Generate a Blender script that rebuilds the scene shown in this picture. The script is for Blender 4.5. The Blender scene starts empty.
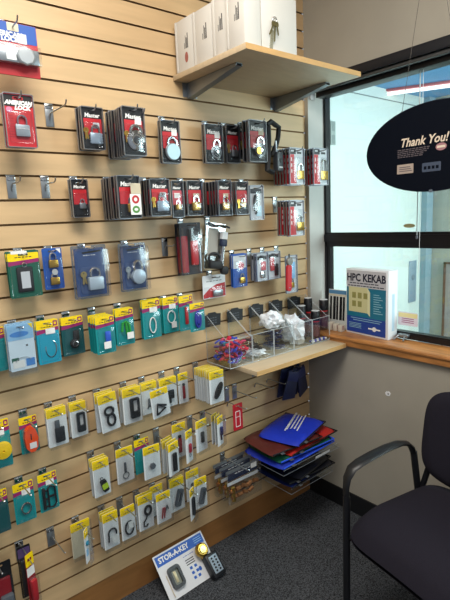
import bpy, bmesh, math, random
from mathutils import Vector, Matrix
random.seed(7)
sc = bpy.context.scene
COL = sc.collection
# ---------------------------------------------------------------- camera
cam_d = bpy.data.cameras.new('camera'); cam = bpy.data.objects.new('camera', cam_d); COL.objects.link(cam)
cam_d.sensor_fit = 'VERTICAL'; cam_d.sensor_height = 36.0; cam_d.lens = 479.69/600*36
cam_d.clip_start = .02
cam.location = (-1.8637, -1.6225, 1.4944); cam.rotation_euler = (1.40203, .0452546, -.688881)
sc.camera = cam
# ---------------------------------------------------------------- world, lights, exposure
w = bpy.data.worlds.new('world'); sc.world = w; w.use_nodes = True
w.node_tree.nodes['Background'].inputs[0].default_value = (.86, .93, 1, 1)
w.node_tree.nodes['Background'].inputs[1].default_value = .31
def area(name, loc, target, size, power, color, size_y=None):
    d = bpy.data.lights.new(name, 'AREA'); d.energy = power; d.color = color
    d.shape = 'RECTANGLE'; d.size = size; d.size_y = size_y or size
    o = bpy.data.objects.new(name, d); COL.objects.link(o); o.location = loc
    o.rotation_euler = (Vector(target)-Vector(loc)).to_track_quat('-Z', 'Y').to_euler()
    return o
area('ceiling_light', (-1.40, -1.05, 2.74), (-1.35, -.98, 0), 1.2, 43, (1, .95, .87), .7)
area('ceiling_light', (-2.3, -3.3, 2.66), (-2.3, -3.3, 0), .6, 22, (1, .95, .87), 1.2)
area('vestibule_daylight', (1.05, -1.9, 1.9), (.7, 0, 1.3), 1.3, 35, (.90, 1, .98), 1.5)
area('window_daylight', (.55, -1.7, 1.7), (-.5, -.25, 1.0), .8, 20, (.82, .93, 1), 1.0)
sc.view_settings.view_transform = 'Standard'; sc.view_settings.look = 'None'
sc.view_settings.exposure = 0.20; sc.view_settings.gamma = 1.0
sc.view_settings.use_curve_mapping = False
sc.cycles.transparent_max_bounces = 20
sc.cycles.max_bounces = 8
# ---------------------------------------------------------------- materials
def lin(h):
    h = h.lstrip('#'); r = []
    for i in (0, 2, 4):
        c = int(h[i:i+2], 16)/255; r.append(c/12.92 if c <= .04045 else ((c+.055)/1.055)**2.4)
    return tuple(r)+(1,)
MATS = {}
def mat(name, hexcol, rough=.5, metal=0, noise=0, scale=30, bump=0, stretch=(1, 1, 1), spec=.5, second=None):
    if name in MATS: return MATS[name]
    m = bpy.data.materials.new(name); m.use_nodes = True; nt = m.node_tree; N = nt.nodes; L = nt.links
    b = N['Principled BSDF']; c = lin(hexcol)
    b.inputs['Base Color'].default_value = c; b.inputs['Roughness'].default_value = rough
    b.inputs['Metallic'].default_value = metal; b.inputs['Specular IOR Level'].default_value = spec
    if noise or bump or second:
        tc = N.new('ShaderNodeTexCoord'); mp = N.new('ShaderNodeMapping'); mp.inputs['Scale'].default_value = stretch
        nz = N.new('ShaderNodeTexNoise'); nz.inputs['Scale'].default_value = scale; nz.inputs['Detail'].default_value = 4
        L.new(tc.outputs['Object'], mp.inputs[0]); L.new(mp.outputs[0], nz.inputs['Vector'])
        if noise or second:
            r = N.new('ShaderNodeValToRGB'); e = r.color_ramp.elements
            c2 = lin(second) if second else tuple(min(1, x*(1+noise)) for x in c[:3])+(1,)
            c1 = c if second else tuple(x*(1-noise) for x in c[:3])+(1,)
            e[0].position = .35; e[1].position = .65; e[0].color = c1; e[1].color = c2
            L.new(nz.outputs['Fac'], r.inputs[0]); L.new(r.outputs[0], b.inputs['Base Color'])
        if bump:
            bp = N.new('ShaderNodeBump'); bp.inputs['Strength'].default_value = bump; bp.inputs['Distance'].default_value = .002
            L.new(nz.outputs['Fac'], bp.inputs['Height']); L.new(bp.outputs[0], b.inputs['Normal'])
    MATS[name] = m; return m
def clear(name, tint='#ffffff', gloss=.12, rough=.06, edge=.5):
    if name in MATS: return MATS[name]
    m = bpy.data.materials.new(name); m.use_nodes = True; nt = m.node_tree; N = nt.nodes; L = nt.links
    N.remove(N['Principled BSDF']); out = N['Material Output']
    t = N.new('ShaderNodeBsdfTransparent'); t.inputs[0].default_value = lin(tint)
    g = N.new('ShaderNodeBsdfGlossy'); g.inputs['Roughness'].default_value = rough; g.inputs[0].default_value = (.9, .93, .95, 1)
    lw = N.new('ShaderNodeLayerWeight'); lw.inputs[0].default_value = .25
    mr = N.new('ShaderNodeMapRange'); mr.inputs['To Min'].default_value = gloss; mr.inputs['To Max'].default_value = edge
    mx = N.new('ShaderNodeMixShader')
    L.new(lw.outputs['Facing'], mr.inputs['Value']); L.new(mr.outputs[0], mx.inputs[0])
    L.new(t.outputs[0], mx.inputs[1]); L.new(g.outputs[0], mx.inputs[2]); L.new(mx.outputs[0], out.inputs[0])
    MATS[name] = m; return m
CLEAR = clear('clear_plastic', '#f8f9fb', .04, .15, .35)
RIM = clear('clear_pack_rim', '#c4c8d6', .20, .45, .5)
BAG = clear('clear_bag', '#f8fafb', .05, .25, .3)
ACRYL = clear('clear_acrylic', '#fdfefe', .015, .08, .22)
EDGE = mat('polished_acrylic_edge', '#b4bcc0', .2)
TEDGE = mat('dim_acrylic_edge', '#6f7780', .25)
GLASS = clear('window_glass', '#f4fbfa', .03, .0, .35)
BLACK = mat('black_print', '#0d0f14', .45)
DARK = mat('dark_charcoal_print', '#24262c', .5)
WHITE = mat('white_print', '#e8e8e6', .5)
PAPER = mat('white_card', '#e4e6e8', .6)
GREYC = mat('pale_grey_card', '#c3c8cc', .6)
BEIGEC = mat('beige_card', '#c8bda4', .6)
RED = mat('red_print', '#b8202a', .45)
REDD = mat('deep_red_plastic', '#8e1622', .4)
YEL = mat('yellow_print', '#fad200', .5, noise=.12, scale=200, stretch=(1, 1, 3))
MAG = mat('magenta_print', '#8e2460', .5)
TEAL = mat('teal_card', '#0f8d90', .5)
TEALB = mat('bright_teal_card', '#1698b4', .5)
TEALD = mat('dark_teal_card', '#0e4f52', .5)
GREEN = mat('green_card', '#0f5a48', .5)
GREENB = mat('bright_green_plastic', '#25a53c', .35)
LIME = mat('lime_plastic', '#b8d432', .35)
BLUE = mat('blue_print', '#1d4fa0', .5)
BLUEC = mat('clamshell_blue_card', '#2d4470', .5)
BLUEL = mat('light_blue_print', '#8fc0e6', .5)
NAVY = mat('navy_print', '#18233f', .5)
ORANGE = mat('orange_foam', '#e84e1c', .5)
YFOAM = mat('yellow_foam', '#f0c818', .6)
PURPLE = mat('purple_print', '#52406a', .5)
PINK = mat('pink_print', '#c8545e', .5)
STEEL = mat('brushed_steel', '#a8adb2', .3, .9)
CHROME = mat('chrome', '#d8dadc', .12, 1)
SILVERP = mat('silver_paint', '#b4b9bd', .35, .4)
BRASS = mat('brass', '#c9a14a', .28, .9)
ZINC = mat('zinc_bracket', '#9aa0a6', .35, .8)
LAM = mat('laminated_steel', '#9fb0c0', .35, .6)
RUBBER = mat('black_rubber', '#15161a', .6)
GREYP = mat('grey_plastic', '#5a5f66', .5)
SKYB = mat('pale_cyan_sticker', '#b8dcea', .4)
# ---------------------------------------------------------------- mesh helpers
def link(name, me, m, parent=None):
    if m is not None: me.materials.append(m)
    o = bpy.data.objects.new(name, me); COL.objects.link(o)
    if parent is not None: o.parent = parent
    return o
def fin(name, bm, m, parent=None, smooth=False, loc=None, rot=None):
    me = bpy.data.meshes.new(name); bmesh.ops.recalc_face_normals(bm, faces=bm.faces); bm.to_mesh(me); bm.free()
    if smooth:
        for f in me.polygons: f.use_smooth = True
        try: me.set_sharp_from_angle(angle=math.radians(42))
        except Exception: pass
    o = link(name, me, m, parent)
    if loc is not None: o.location = loc
    if rot is not None: o.rotation_euler = rot
    return o
def bx(bm, x0, x1, y0, y1, z0, z1, bev=0, M=None):
    r = bmesh.ops.create_cube(bm, size=1); vs = r['verts']
    for v in vs:
        v.co = Vector((x0+(v.co.x+.5)*(x1-x0), y0+(v.co.y+.5)*(y1-y0), z0+(v.co.z+.5)*(z1-z0)))
    if bev:
        es = list({e for v in vs for e in v.link_edges})
        rr = bmesh.ops.bevel(bm, geom=es, offset=bev, segments=2, affect='EDGES', profile=.5)
        vs = list({v for f in rr['faces'] for v in f.verts} | {v for v in vs if v.is_valid})
    if M is not None: bmesh.ops.transform(bm, matrix=M, verts=[v for v in vs if v.is_valid])
def box(name, p, x0, x1, y0, y1, z0, z1, m, bev=0):
    bm = bmesh.new(); bx(bm, x0, x1, y0, y1, z0, z1, bev); return fin(name, bm, m, p, smooth=bool(bev))
def rrect(w, h, r, cx=0, cz=0, n=4):
    pts = []
    for sx, sz, a0 in ((1, 1, 0), (-1, 1, 90), (-1, -1, 180), (1, -1, 270)):
        for k in range(n+1):
            a = math.radians(a0+90*k/n)
            pts.append((cx+sx*(w/2-r)+r*math.cos(a), cz+sz*(h/2-r)+r*math.sin(a)))
    return pts
def ellipse(a, b, cx=0, cz=0, n=24):
    return [(cx+a*math.cos(2*math.pi*k/n), cz+b*math.sin(2*math.pi*k/n)) for k in range(n)]
def plate(bm, outline, y0, y1, holes=(), M=None):
    """prism of an outline in x,z (with holes) from y0 (front) to y1 (back)"""
    vs0 = list(bm.verts); es = []; new = []
    for loop in (outline,)+tuple(holes):
        l = [bm.verts.new((x, y1, z)) for x, z in loop]; new += l
        for i in range(len(l)): es.append(bm.edges.new((l[i], l[(i+1) % len(l)])))
    if holes:
        r = bmesh.ops.triangle_fill(bm, use_beauty=True, use_dissolve=False, edges=es, normal=(0, -1, 0))
        fs = [g for g in r['geom'] if isinstance(g, bmesh.types.BMFace)]
    else:
        fs = [bm.faces.new(new)]
    r = bmesh.ops.extrude_face_region(bm, geom=fs)
    ex = [g for g in r['geom'] if isinstance(g, bmesh.types.BMVert)]
    for v in ex: v.co.y = y0
    if M is not None: bmesh.ops.transform(bm, matrix=M, verts=new+ex)
def slab(name, p, outline, y0, y1, m, holes=(), smooth=False):
    bm = bmesh.new(); plate(bm, outline, y0, y1, holes); return fin(name, bm, m, p, smooth=smooth)
def tube(bm, pts, r, seg=6, closed=False, caps=True):
    pts = [Vector(q) for q in pts]; n = len(pts); rings = []
    rs = r if isinstance(r, (list, tuple)) else [r]*n
    up = None
    for i in range(n):
        a = pts[(i-1) % n] if (closed or i > 0) else pts[i]; b = pts[(i+1) % n] if (closed or i < n-1) else pts[i]
        t = (b-a).normalized() if (b-a).length > 1e-9 else Vector((0, 0, 1))
        if up is None:
            up = Vector((0, 1, 0)) if abs(t.y) < .9 else Vector((1, 0, 0))
        s = t.cross(up)
        if s.length < 1e-5: s = t.orthogonal()
        s.normalize(); up = s.cross(t).normalized()
        rings.append([bm.verts.new(pts[i]+rs[i]*(math.cos(2*math.pi*k/seg)*s+math.sin(2*math.pi*k/seg)*up)) for k in range(seg)])
    m = n if closed else n-1
    for i in range(m):
        A = rings[i]; B = rings[(i+1) % n]
        for k in range(seg): bm.faces.new((A[k], A[(k+1) % seg], B[(k+1) % seg], B[k]))
    if caps and not closed: bm.faces.new(rings[0]); bm.faces.new(rings[-1])
def tubes(name, p, paths, r, m, seg=6, closed=False):
    bm = bmesh.new()
    for q in paths: tube(bm, q, r, seg, closed)
    return fin(name, bm, m, p, smooth=True)
def lathe(bm, prof, c=(0, 0, 0), axis='z', seg=20):
    rings = []
    for r, h in prof:
        ring = []
        for k in range(seg):
            a = 2*math.pi*k/seg; u, v = r*math.cos(a), r*math.sin(a)
            q = (u, v, h) if axis == 'z' else ((u, h, v) if axis == 'y' else (h, u, v))
            ring.append(bm.verts.new(Vector(c)+Vector(q)))
        rings.append(ring)
    for A, B in zip(rings, rings[1:]):
        for k in range(seg): bm.faces.new((A[k], A[(k+1) % seg], B[(k+1) % seg], B[k]))
    bm.faces.new(rings[0]); bm.faces.new(rings[-1])
def turned(name, p, prof, c, m, axis='z', seg=20):
    bm = bmesh.new(); lathe(bm, prof, c, axis, seg); return fin(name, bm, m, p, smooth=True)
def arc(cx, cz, r, a0, a1, y=0, n=10, rz=None):
    rz = rz or r
    return [(cx+r*math.cos(math.radians(a0+(a1-a0)*k/n)), y, cz+rz*math.sin(math.radians(a0+(a1-a0)*k/n))) for k in range(n+1)]
def empty(name, loc=(0, 0, 0), rot=(0, 0, 0), label=None, cat=None, group=None):
    o = bpy.data.objects.new(name, None); o.empty_display_size = .02; COL.objects.link(o)
    o.location = loc; o.rotation_euler = rot
    return tag(o, label, cat, group)
def tag(o, label=None, cat=None, group=None, kind=None):
    if label: o['label'] = label
    if cat: o['category'] = cat
    if group: o['group'] = group
    if kind: o['kind'] = kind
    return o
_TXT = {}
def text(name, p, s, size, x, y, z, m, align='CENTER', bold=0, shear=0, rot=None, sx=1):
    key = (s, size, align, bold, shear)
    if key not in _TXT:
        c = bpy.data.curves.new(name, 'FONT'); c.body = s; c.size = size; c.align_x = align; c.align_y = 'CENTER'
        c.offset = bold; c.shear = shear; c.resolution_u = 2; c.extrude = .0002
        t = bpy.data.objects.new('tmp', c); COL.objects.link(t)
        dg = bpy.context.evaluated_depsgraph_get(); dg.update()
        me = bpy.data.meshes.new_from_object(t.evaluated_get(dg)); bpy.data.objects.remove(t); _TXT[key] = me
    me = _TXT[key].copy(); me.materials.clear()
    o = link(name, me, m, p); o.location = (x, y, z); o.rotation_euler = rot or (math.pi/2, 0, 0); o.scale = (sx, 1, 1)
    return o
def copy_tree(o, parent=None):
    c = o.copy(); COL.objects.link(c)
    if parent is not None:
        c.parent = parent; c.matrix_parent_inverse = o.matrix_parent_inverse
    for ch in list(o.children): copy_tree(ch, c)
    return c
G0 = 2.19; GP = .0762
def gz(i): return G0-GP*i
# ================================================================ THE ROOM
WOOD = mat('maple_slatwall_laminate', '#c9aa80', .42, noise=.07, scale=3.2, stretch=(1, 1, 9))
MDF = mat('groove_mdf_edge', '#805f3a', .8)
def build_slatwall():
    me = bpy.data.meshes.new('wall_back'); V = []; F = []; MI = []
    x0, x1 = -2.7, -.0001
    T, GW, GD = .019, .0070, .009
    prof = [(0, .129)]; ids = []
    gs = [gz(i) for i in range(26, -8, -1)]
    for g in gs:
        lo, hi = g-GW/2, g+GW/2
        prof += [(0, lo), (GD-.003, lo), (GD-.003, lo-.004), (GD, lo-.004), (GD, hi+.006), (GD-.003, hi+.006), (GD-.003, hi), (0, hi)]
    prof += [(0, 2.80), (T, 2.80), (T, .129)]
    n = len(prof)
    for y, z in prof: V.append((x0, y, z)); V.append((x1, y, z))
    for i in range(n):
        j = (i+1) % n; F.append((2*i, 2*i+1, 2*j+1, 2*j))
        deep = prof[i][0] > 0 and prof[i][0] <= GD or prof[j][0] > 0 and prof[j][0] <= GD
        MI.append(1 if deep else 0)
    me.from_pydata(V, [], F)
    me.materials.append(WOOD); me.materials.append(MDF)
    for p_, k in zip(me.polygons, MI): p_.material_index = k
    o = bpy.data.objects.new('wall_back', me); COL.objects.link(o); o['kind'] = 'structure'
    return o
build_slatwall()
def struct(name, bm, m): return tag(fin(name, bm, m), kind='structure')
WALLP = mat('greige_wall_paint', '#a19b8e', .75, noise=.03, scale=6, bump=.08)
JAMBP = mat('pale_grey_jamb_paint', '#b9b9b4', .6, noise=.04, scale=8)
# plain wall right behind the slat boards
bm = bmesh.new(); bx(bm, -2.7, .5*0+.0, .0195, .06, 0, 2.8); tag(fin('wall_behind_boards', bm, WALLP), kind='structure').name = 'wall_north'
BASEW = mat('stained_wood_kickboard', '#94673a', .45, noise=.12, scale=4, stretch=(1, 1, 8))
bm = bmesh.new(); bx(bm, -2.7, -.002, .004, .0193, 0, .1288); struct('baseboard_back', bm, BASEW)
# window wall (its room face is the plane x = 0), with the opening cut out
WY0, WY1, WZ0, WZ1 = -1.75, -.019, .872, 2.105
bm = bmesh.new()
bx(bm, 0, .16, -2.6, .0, 0, WZ0)            # below the window
bx(bm, 0, .16, -2.6, .0, WZ1, 2.8)          # above it
bx(bm, 0, .16, WY1, .0, WZ0, WZ1)           # strip by the corner
bx(bm, 0, .16, -2.6, WY0, WZ0, WZ1)
struct('wall_right', bm, WALLP)
bm = bmesh.new(); bx(bm, .0005, .115, WY1-.0015, WY1, WZ0, WZ1); struct('trim_1', bm, JAMBP)
BASEB = mat('black_vinyl_base', '#121316', .5)
bm = bmesh.new(); bx(bm, -.009, 0, -2.6, -.001, 0, .098, .002); struct('baseboard_right', bm, BASEB)
# carpet
def carpet():
    m = bpy.data.materials.new('charcoal_loop_carpet'); m.use_nodes = True; nt = m.node_tree; N = nt.nodes; L = nt.links
    b = N['Principled BSDF']; b.inputs['Roughness'].default_value = .95; b.inputs['Specular IOR Level'].default_value = .1
    tc = N.new('ShaderNodeTexCoord'); mp = N.new('ShaderNodeMapping'); mp.inputs['Rotation'].default_value = (0, 0, .3)
    v = N.new('ShaderNodeTexVoronoi'); v.inputs['Scale'].default_value = 300
    nz = N.new('ShaderNodeTexNoise'); nz.inputs['Scale'].default_value = 200; nz.inputs['Detail'].default_value = 3
    r = N.new('ShaderNodeValToRGB'); e = r.color_ramp.elements
    e[0].position = .3; e[0].color = lin('#1b1d20'); e[1].position = .72; e[1].color = lin('#5c5f64')
    mx = N.new('ShaderNodeMath'); mx.operation = 'MULTIPLY_ADD'; mx.inputs[1].default_value = .45
    L.new(tc.outputs['Object'], mp.inputs[0]); L.new(mp.outputs[0], v.inputs['Vector']); L.new(mp.outputs[0], nz.inputs['Vector'])
    s = N.new('ShaderNodeSeparateColor'); L.new(v.outputs['Color'], s.inputs[0])
    L.new(s.outputs[0], mx.inputs[0]); 
    h = N.new('ShaderNodeMath'); h.operation = 'MULTIPLY'; h.inputs[1].default_value = .6
    L.new(nz.outputs['Fac'], h.inputs[0]); L.new(h.outputs[0], mx.inputs[2]); L.new(mx.outputs[0], r.inputs[0])
    L.new(r.outputs[0], b.inputs['Base Color'])
    bp = N.new('ShaderNodeBump'); bp.inputs['Distance'].default_value = .004; bp.inputs['Strength'].default_value = .7; bp.invert = True
    L.new(v.outputs['Distance'], bp.inputs['Height']); L.new(bp.outputs[0], b.inputs['Normal'])
    return m
bm = bmesh.new(); bx(bm, -2.7, .16, -3.2, .06, -.05, 0); struct('floor', bm, carpet())
# window frame
FR = mat('dark_bronze_aluminium', '#1b1a1f', .35, .3)
FX0, FX1 = .115, .150
def frame(bm):
    bx(bm, FX0, FX1, WY1-.015, WY1-.002, .913, WZ1)         # left stile (slim, upper)
    bx(bm, FX0, FX1, WY0, WY1-.002, .913, .945)     # bottom rail
    bx(bm, FX0, FX1, WY0, WY1-.002, 2.062, WZ1)     # head
    bx(bm, FX0, FX1, WY0, WY1-.002, 1.328, 1.398)   # meeting rail
    bx(bm, FX0-.006, FX0, WY0+.03, WY1-.002, 1.352, 1.388)
    bx(bm, FX0, FX1, WY0, WY0+.04, .913, WZ1)
    bx(bm, FX0+.004, FX1-.004, WY1-.034, WY1-.015, .945, 1.328)  # sash stile below
    bx(bm, FX0-.004, FX0+.004, WY0+.04, WY1-.03, .916, .937)
bm = bmesh.new(); frame(bm); wf = struct('window_1', bm, FR)
bm = bmesh.new(); bx(bm, .130, .134, WY0+.04, WY1-.034, .945, 1.328); bx(bm, .136, .140, WY0+.04, WY1-.015, 1.398, 2.062); fin('glass_pane', bm, GLASS, wf)
lt = box('window_latch', wf, .088, .118, -.505, -.455, .925, .938, ZINC, .002)
bm = bmesh.new()
tube(bm, [(.088, -.462, .930), (.075, -.455, .921), (.062, -.452, .916)], .004); tube(bm, [(.088, -.492, .930), (.072, -.497, .921), (.062, -.50, .916)], .004)
fin('lever', bm, ZINC, lt, smooth=True)
# oak sill with a stepped nose
OAK = mat('oak_sill', '#a8703c', .35, noise=.22, scale=9, stretch=(6, 1, 6))
prof = [(.115, .872), (.115, .911), (-.018, .911), (-.026, .908), (-.030, .902), (-.030, .896), (-.024, .894), (-.024, .868), (-.018, .863), (-.001, .863), (-.001, .872)]
bm = bmesh.new()
A = [bm.verts.new((x, -.0205, z)) for x, z in prof]; B = [bm.verts.new((x, WY0+.001, z)) for x, z in prof]
for i in range(len(prof)):
    j = (i+1) % len(prof); bm.faces.new((A[i], A[j], B[j], B[i]))
bm.faces.new(A); bm.faces.new(B); struct('window_sill', bm, OAK).name = 'trim_2'
# roller blind cassette under the window head: a thing screwed to the head
HB = mat('black_blind_fascia', '#0e131d', .4, .1)
rb = empty('roller_blind', (-.03, -.95, 2.09), (0, 0, 0), 'black raised blind cassette along the top of the window', 'blind')
bm = bmesh.new(); bx(bm, -.020, .020, -.80, .882, -.025, .015, .003); fin('fascia', bm, HB, rb, smooth=True)
bm = bmesh.new(); bx(bm, .021, .10, -.79, .880, -.024, .002, .003); fin('headrail', bm, HB, rb, smooth=True)
bm = bmesh.new(); bx(bm, -.008, .014, -.79, .872, -.042, -.026, .004); fin('bottom_bar', bm, mat('worn_grey_aluminium', '#55585c', .3, .7), rb, smooth=True)
bm = bmesh.new(); bx(bm, .030, .095, -.79, .88, -.058, -.025, .002); fin('rolled_slats', bm, HB, rb, smooth=True)
bm = bmesh.new(); bx(bm, -.012, .02, .876, .884, -.07, -.026, .002); fin('end_cap', bm, mat('clear_grey_end_cap', '#9a9c9e', .3), rb, smooth=True)
wd = tubes('tilt_wand', rb, [[(.06, .377, -.05), (.06, .377, -.70)]], .0022, mat('clear_wand', '#b9c2c2', .3))
tubes('pull_cord', rb, [[(.062, .365, -.05), (.062, .366, -.86)]], .001, PAPER)
turned('wand_tip', wd, [(.001, 0), (.005, .004), (.005, .012), (.002, .018)], (.06, .377, -.718), GREYP)
# ceiling
bm = bmesh.new(); bx(bm, -2.7, .16, -3.2, .06, 2.8, 2.85); struct('ceiling', bm, mat('ceiling_tile', '#cfcabf', .8, noise=.05, scale=40))
# ---- vestibule outside the glass
VW = mat('white_vestibule_paint', '#dbe6e0', .6)
bm = bmesh.new(); bx(bm, .1605, 1.30, .06, .10, 0, 2.2); struct('wall_vestibule', bm, VW)
bm = bmesh.new(); bx(bm, .1605, 1.30, .0585, .0602, 2.137, 2.143); struct('trim_3', bm, mat('grey_seam', '#7d8886', .6))
bm = bmesh.new(); bx(bm, .1605, 1.30, -.6, .10, 2.2, 2.25); struct('ceiling_vestibule', bm, mat('sky_blue_soffit', '#5fa0d4', .5))
bm = bmesh.new(); bx(bm, 1.30, 1.34, -1.4, .10, 0, 2.8); struct('wall_far', bm, mat('beige_grey_wall', '#b0b0a4', .7))
bm = bmesh.new(); bx(bm, .1605, 1.34, -3.2, .10, -.05, 0); struct('floor_vestibule', bm, mat('pale_concrete', '#a8aaa6', .8, noise=.06, scale=12))
bm = bmesh.new(); bx(bm, 1.22, 1.299, .020, .0585, 0, 2.2); struct('door_1', bm, mat('blue_grey_door_frame', '#8fa8b4', .5))
dr = bmesh.new(); bx(dr, 1.285, 1.299, -.55, -.085, .05, 1.13, .003)
tag(fin('notice_board', dr, mat('mauve_board', '#a99f9c', .7), smooth=True), 'brown framed pale board on the beige wall beyond the window', 'board')
nb = bpy.data.objects['notice_board']
bm = bmesh.new(); bx(bm, 1.277, 1.285, -.56, -.548, .04, 1.14); bx(bm, 1.277, 1.285, -.087, -.075, .04, 1.14); bx(bm, 1.277, 1.285, -.56, -.075, 1.13, 1.142); bx(bm, 1.277, 1.285, -.56, -.075, .04, .052)
fin('frame', bm, mat('brown_frame', '#6b4a36', .5), nb)
lk = empty('door_lock_plate', (1.12, .0585, 1.02), (0, 0, 0), 'blue grey lock plate with keyhole on the white wall beyond the glass', 'lock')
box('plate', lk, -.045, .045, -.006, .0, -.14, .14, mat('blue_grey_plate', '#93a9ba', .4, .2), .002)
turned('keyhole', lk, [(.004, -.014), (.016, -.012), (.018, -.006)], (0, 0, .03), mat('grey_keyhole', '#7b8b98', .4), 'y')
hp = empty('wall_plate', (.29, .0585, 1.915), (0, 0, 0), 'small grey metal plate on the white wall near the window edge', 'plate')
box('plate', hp, -.02, .02, -.003, 0, -.062, .062, mat('grey_plate', '#9aa6a2', .4), .001)
bm = bmesh.new(); bx(bm, -.012, .012, -.004, -.003, -.055, -.01); bx(bm, -.012, .012, -.004, -.003, .01, .055); fin('recess', bm, mat('darker_grey_plate', '#7e8a86', .5), hp)
fx = empty('lamp_reflection', (.95, -.20, 2.195), (0, 0, math.radians(-62)), 'glowing strip modelling a fluorescent tube lamp under the blue soffit beyond the glass', 'reflection')  # glowing strip added to show the reflection of a fluorescent tube
em = bpy.data.materials.new('reflection_glow'); em.use_nodes = True
em.node_tree.nodes['Principled BSDF'].inputs['Emission Color'].default_value = (1, .9, .92, 1)
em.node_tree.nodes['Principled BSDF'].inputs['Emission Strength'].default_value = 1.1
tubes('tube', fx, [[(-.42, 0, -.02), (.42, 0, -.02)]], .011, em, 8)
bm = bmesh.new(); bx(bm, -.44, .44, -.02, .02, -.008, .004); fin('reflection_edge', bm, mat('pink_reflection_edge', '#c06a6e', .5), fx)
# ---- sticker on the glass
st = tag(slab('window_sticker', None, rrect(.098, .062, .006), -.0004, .0, mat('sticker_lavender', '#dcd4e0', .5)), 'small yellow and lilac sticker on the glass beside the white boxed set', 'sticker')
st.location = (.1288, -.483, 1.003); st.rotation_euler = (0, 0, -math.pi/2)
slab('yellow_band', st, rrect(.092, .02, .003, 0, .017), -.0008, -.0004, mat('sticker_yellow', '#e8dca0', .5))
bm = bmesh.new()
for z in (0, -.009, -.018): bx(bm, -.03, .03, -.0008, -.0004, z, z+.003)
fin('print_lines', bm, MAG, st)
st = tag(slab('hanging_tag', None, ellipse(.028, .009), -.0004, 0, mat('sticker_yellow', '#e8dca0', .5)), 'tiny yellow oval sticker on the upper glass above the crossbar', 'sticker')
st.location = (.1348, -.478, 1.425); st.rotation_euler = (0, 0, -math.pi/2)
# ---- scuff plate on wall
sw = empty('cable_clip', (-.0001, -.467, .678), (0, 0, -math.pi/2), 'small torn white patch on the grey wall below the sill', 'wall patch')
slab('patch', sw, [(-.012, -.008), (-.004, -.013), (.010, -.010), (.014, .002), (.006, .010), (-.008, .008), (-.014, 0)], -.0015, 0, PAPER)
slab('hole', sw, ellipse(.004, .003, .002, -.002, 8), -.002, -.0015, DARK)
sw.name = 'wall_patch'
# ================================================================ SLATWALL HOOKS AND PACKS
def hang_slot(w, zt): return rrect(min(.024, w*.4), .006, .0029, 0, zt, 3)
def card(p, w, h, m, y=0, t=.0012, r=.004, name='backing_card', slot=True):
    return slab(name, p, rrect(w, h, r, 0, -h/2), y-t, y, m, holes=(hang_slot(w, -.011),) if slot else ())
def padlock(p, cx, cz, s, y, body=LAM, t=.011, kind='square', longs=1.0, name='padlock'):
    """body centre (cx, cz), width s; shackle above it as a sub-part"""
    yb = y-.001
    if kind == 'round':
        o = turned(name, p, [(s*.42, yb), (s*.5, yb-.002), (s*.5, yb-t+.002), (s*.42, yb-t)], (cx, 0, cz), body, 'y', 24); top = cz+s*.42
    elif kind == 'disc':
        o = turned(name, p, [(s*.42, yb), (s*.5, yb-.003), (s*.46, yb-t*.7), (s*.30, yb-t), (s*.27, yb-t*.8)], (cx, 0, cz), CHROME, 'y', 24); top = cz+s*.36
        q = turned('keyway', o, [(s*.2, yb-t*.8), (s*.18, yb-t-.0006), (.001, yb-t-.0008)], (cx, 0, cz), DARK, 'y', 16)
    elif kind == 'dial':
        o = turned(name, p, [(s*.46, yb), (s*.5, yb-.002), (s*.5, yb-t*.5), (s*.44, yb-t*.7)], (cx, 0, cz), STEEL, 'y', 24); top = cz+s*.44
        d = turned('dial', o, [(s*.36, yb-t*.7), (s*.32, yb-t), (.001, yb-t)], (cx, 0, cz), BLACK, 'y', 24)
        turned('dial_knob', o, [(s*.14, yb-t), (s*.12, yb-t-.003), (.001, yb-t-.003)], (cx, 0, cz), CHROME, 'y', 12)
    else:
        bm = bmesh.new(); bx(bm, cx-s/2, cx+s/2, yb-t, yb, cz-s*.42, cz+s*.42, s*.08)
        if kind == 'lam':
            for k in range(4): bx(bm, cx-s*.52, cx+s*.52, yb-t*.96, yb-t*.1, cz-s*.34+k*s*.2, cz-s*.26+k*s*.2)
        o = fin(name, bm, body, p, smooth=True); top = cz+s*.40
    r = s*.085; R = s*.30; H = s*.28*longs
    pts = [(cx-R, yb-t/2, top-.002), (cx-R, yb-t/2, top+H)]+[(cx+R*math.cos(a), yb-t/2, top+H+R*math.sin(a)) for a in [math.pi*(1-k/8) for k in range(1, 8)]]+[(cx+R, yb-t/2, top+H), (cx+R, yb-t/2, top-.002)]
    tubes('shackle', o, [pts], r, CHROME, 6)
    return o
def keys(p, cx, cz, y, s=.02, m=BRASS):
    bm = bmesh.new()
    for a, d in ((-.25, 0), (.1, .0012)):
        M = Matrix.Translation((cx, y-.001-d, cz)) @ Matrix.Rotation(a, 4, 'Y')
        plate(bm, ellipse(s*.32, s*.30, 0, 0, 12), -.0009, 0, (ellipse(s*.08, s*.08, 0, s*.12, 6),), M)
        plate(bm, [(-s*.1, -s*.28), (s*.1, -s*.28), (s*.1, -s*.8), (s*.02, -s), (-s*.1, -s*.85)], -.0009, 0, (), M)
    return fin('key', bm, m, p)
def blister(p, w, z0, z1, d, m=CLEAR, y=-.0012, bev=.003):
    """open-backed clear bubble"""
    bm = bmesh.new(); bx(bm, -w/2, w/2, y-d, y, z0, z1, bev)
    fs = [f for f in bm.faces if all(abs(v.co.y-y) < 1e-5 for v in f.verts)]
    bmesh.ops.delete(bm, geom=fs, context='FACES')
    return fin('blister', bm, m, p, smooth=True)
def shellbox(p, w, h, d, name='clear_shell', m=CLEAR):
    return box(name, p, -w/2, w/2, -d, 0, -h, 0, m, .003)
def flange(p, w, h, m=CLEAR):
    o = slab('clear_flange', p, rrect(w, h, .004, 0, -h/2), -.0006, .0, m, holes=(rrect(w-.008, h-.012, .003, 0, -h/2-.002),)); return o
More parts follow.
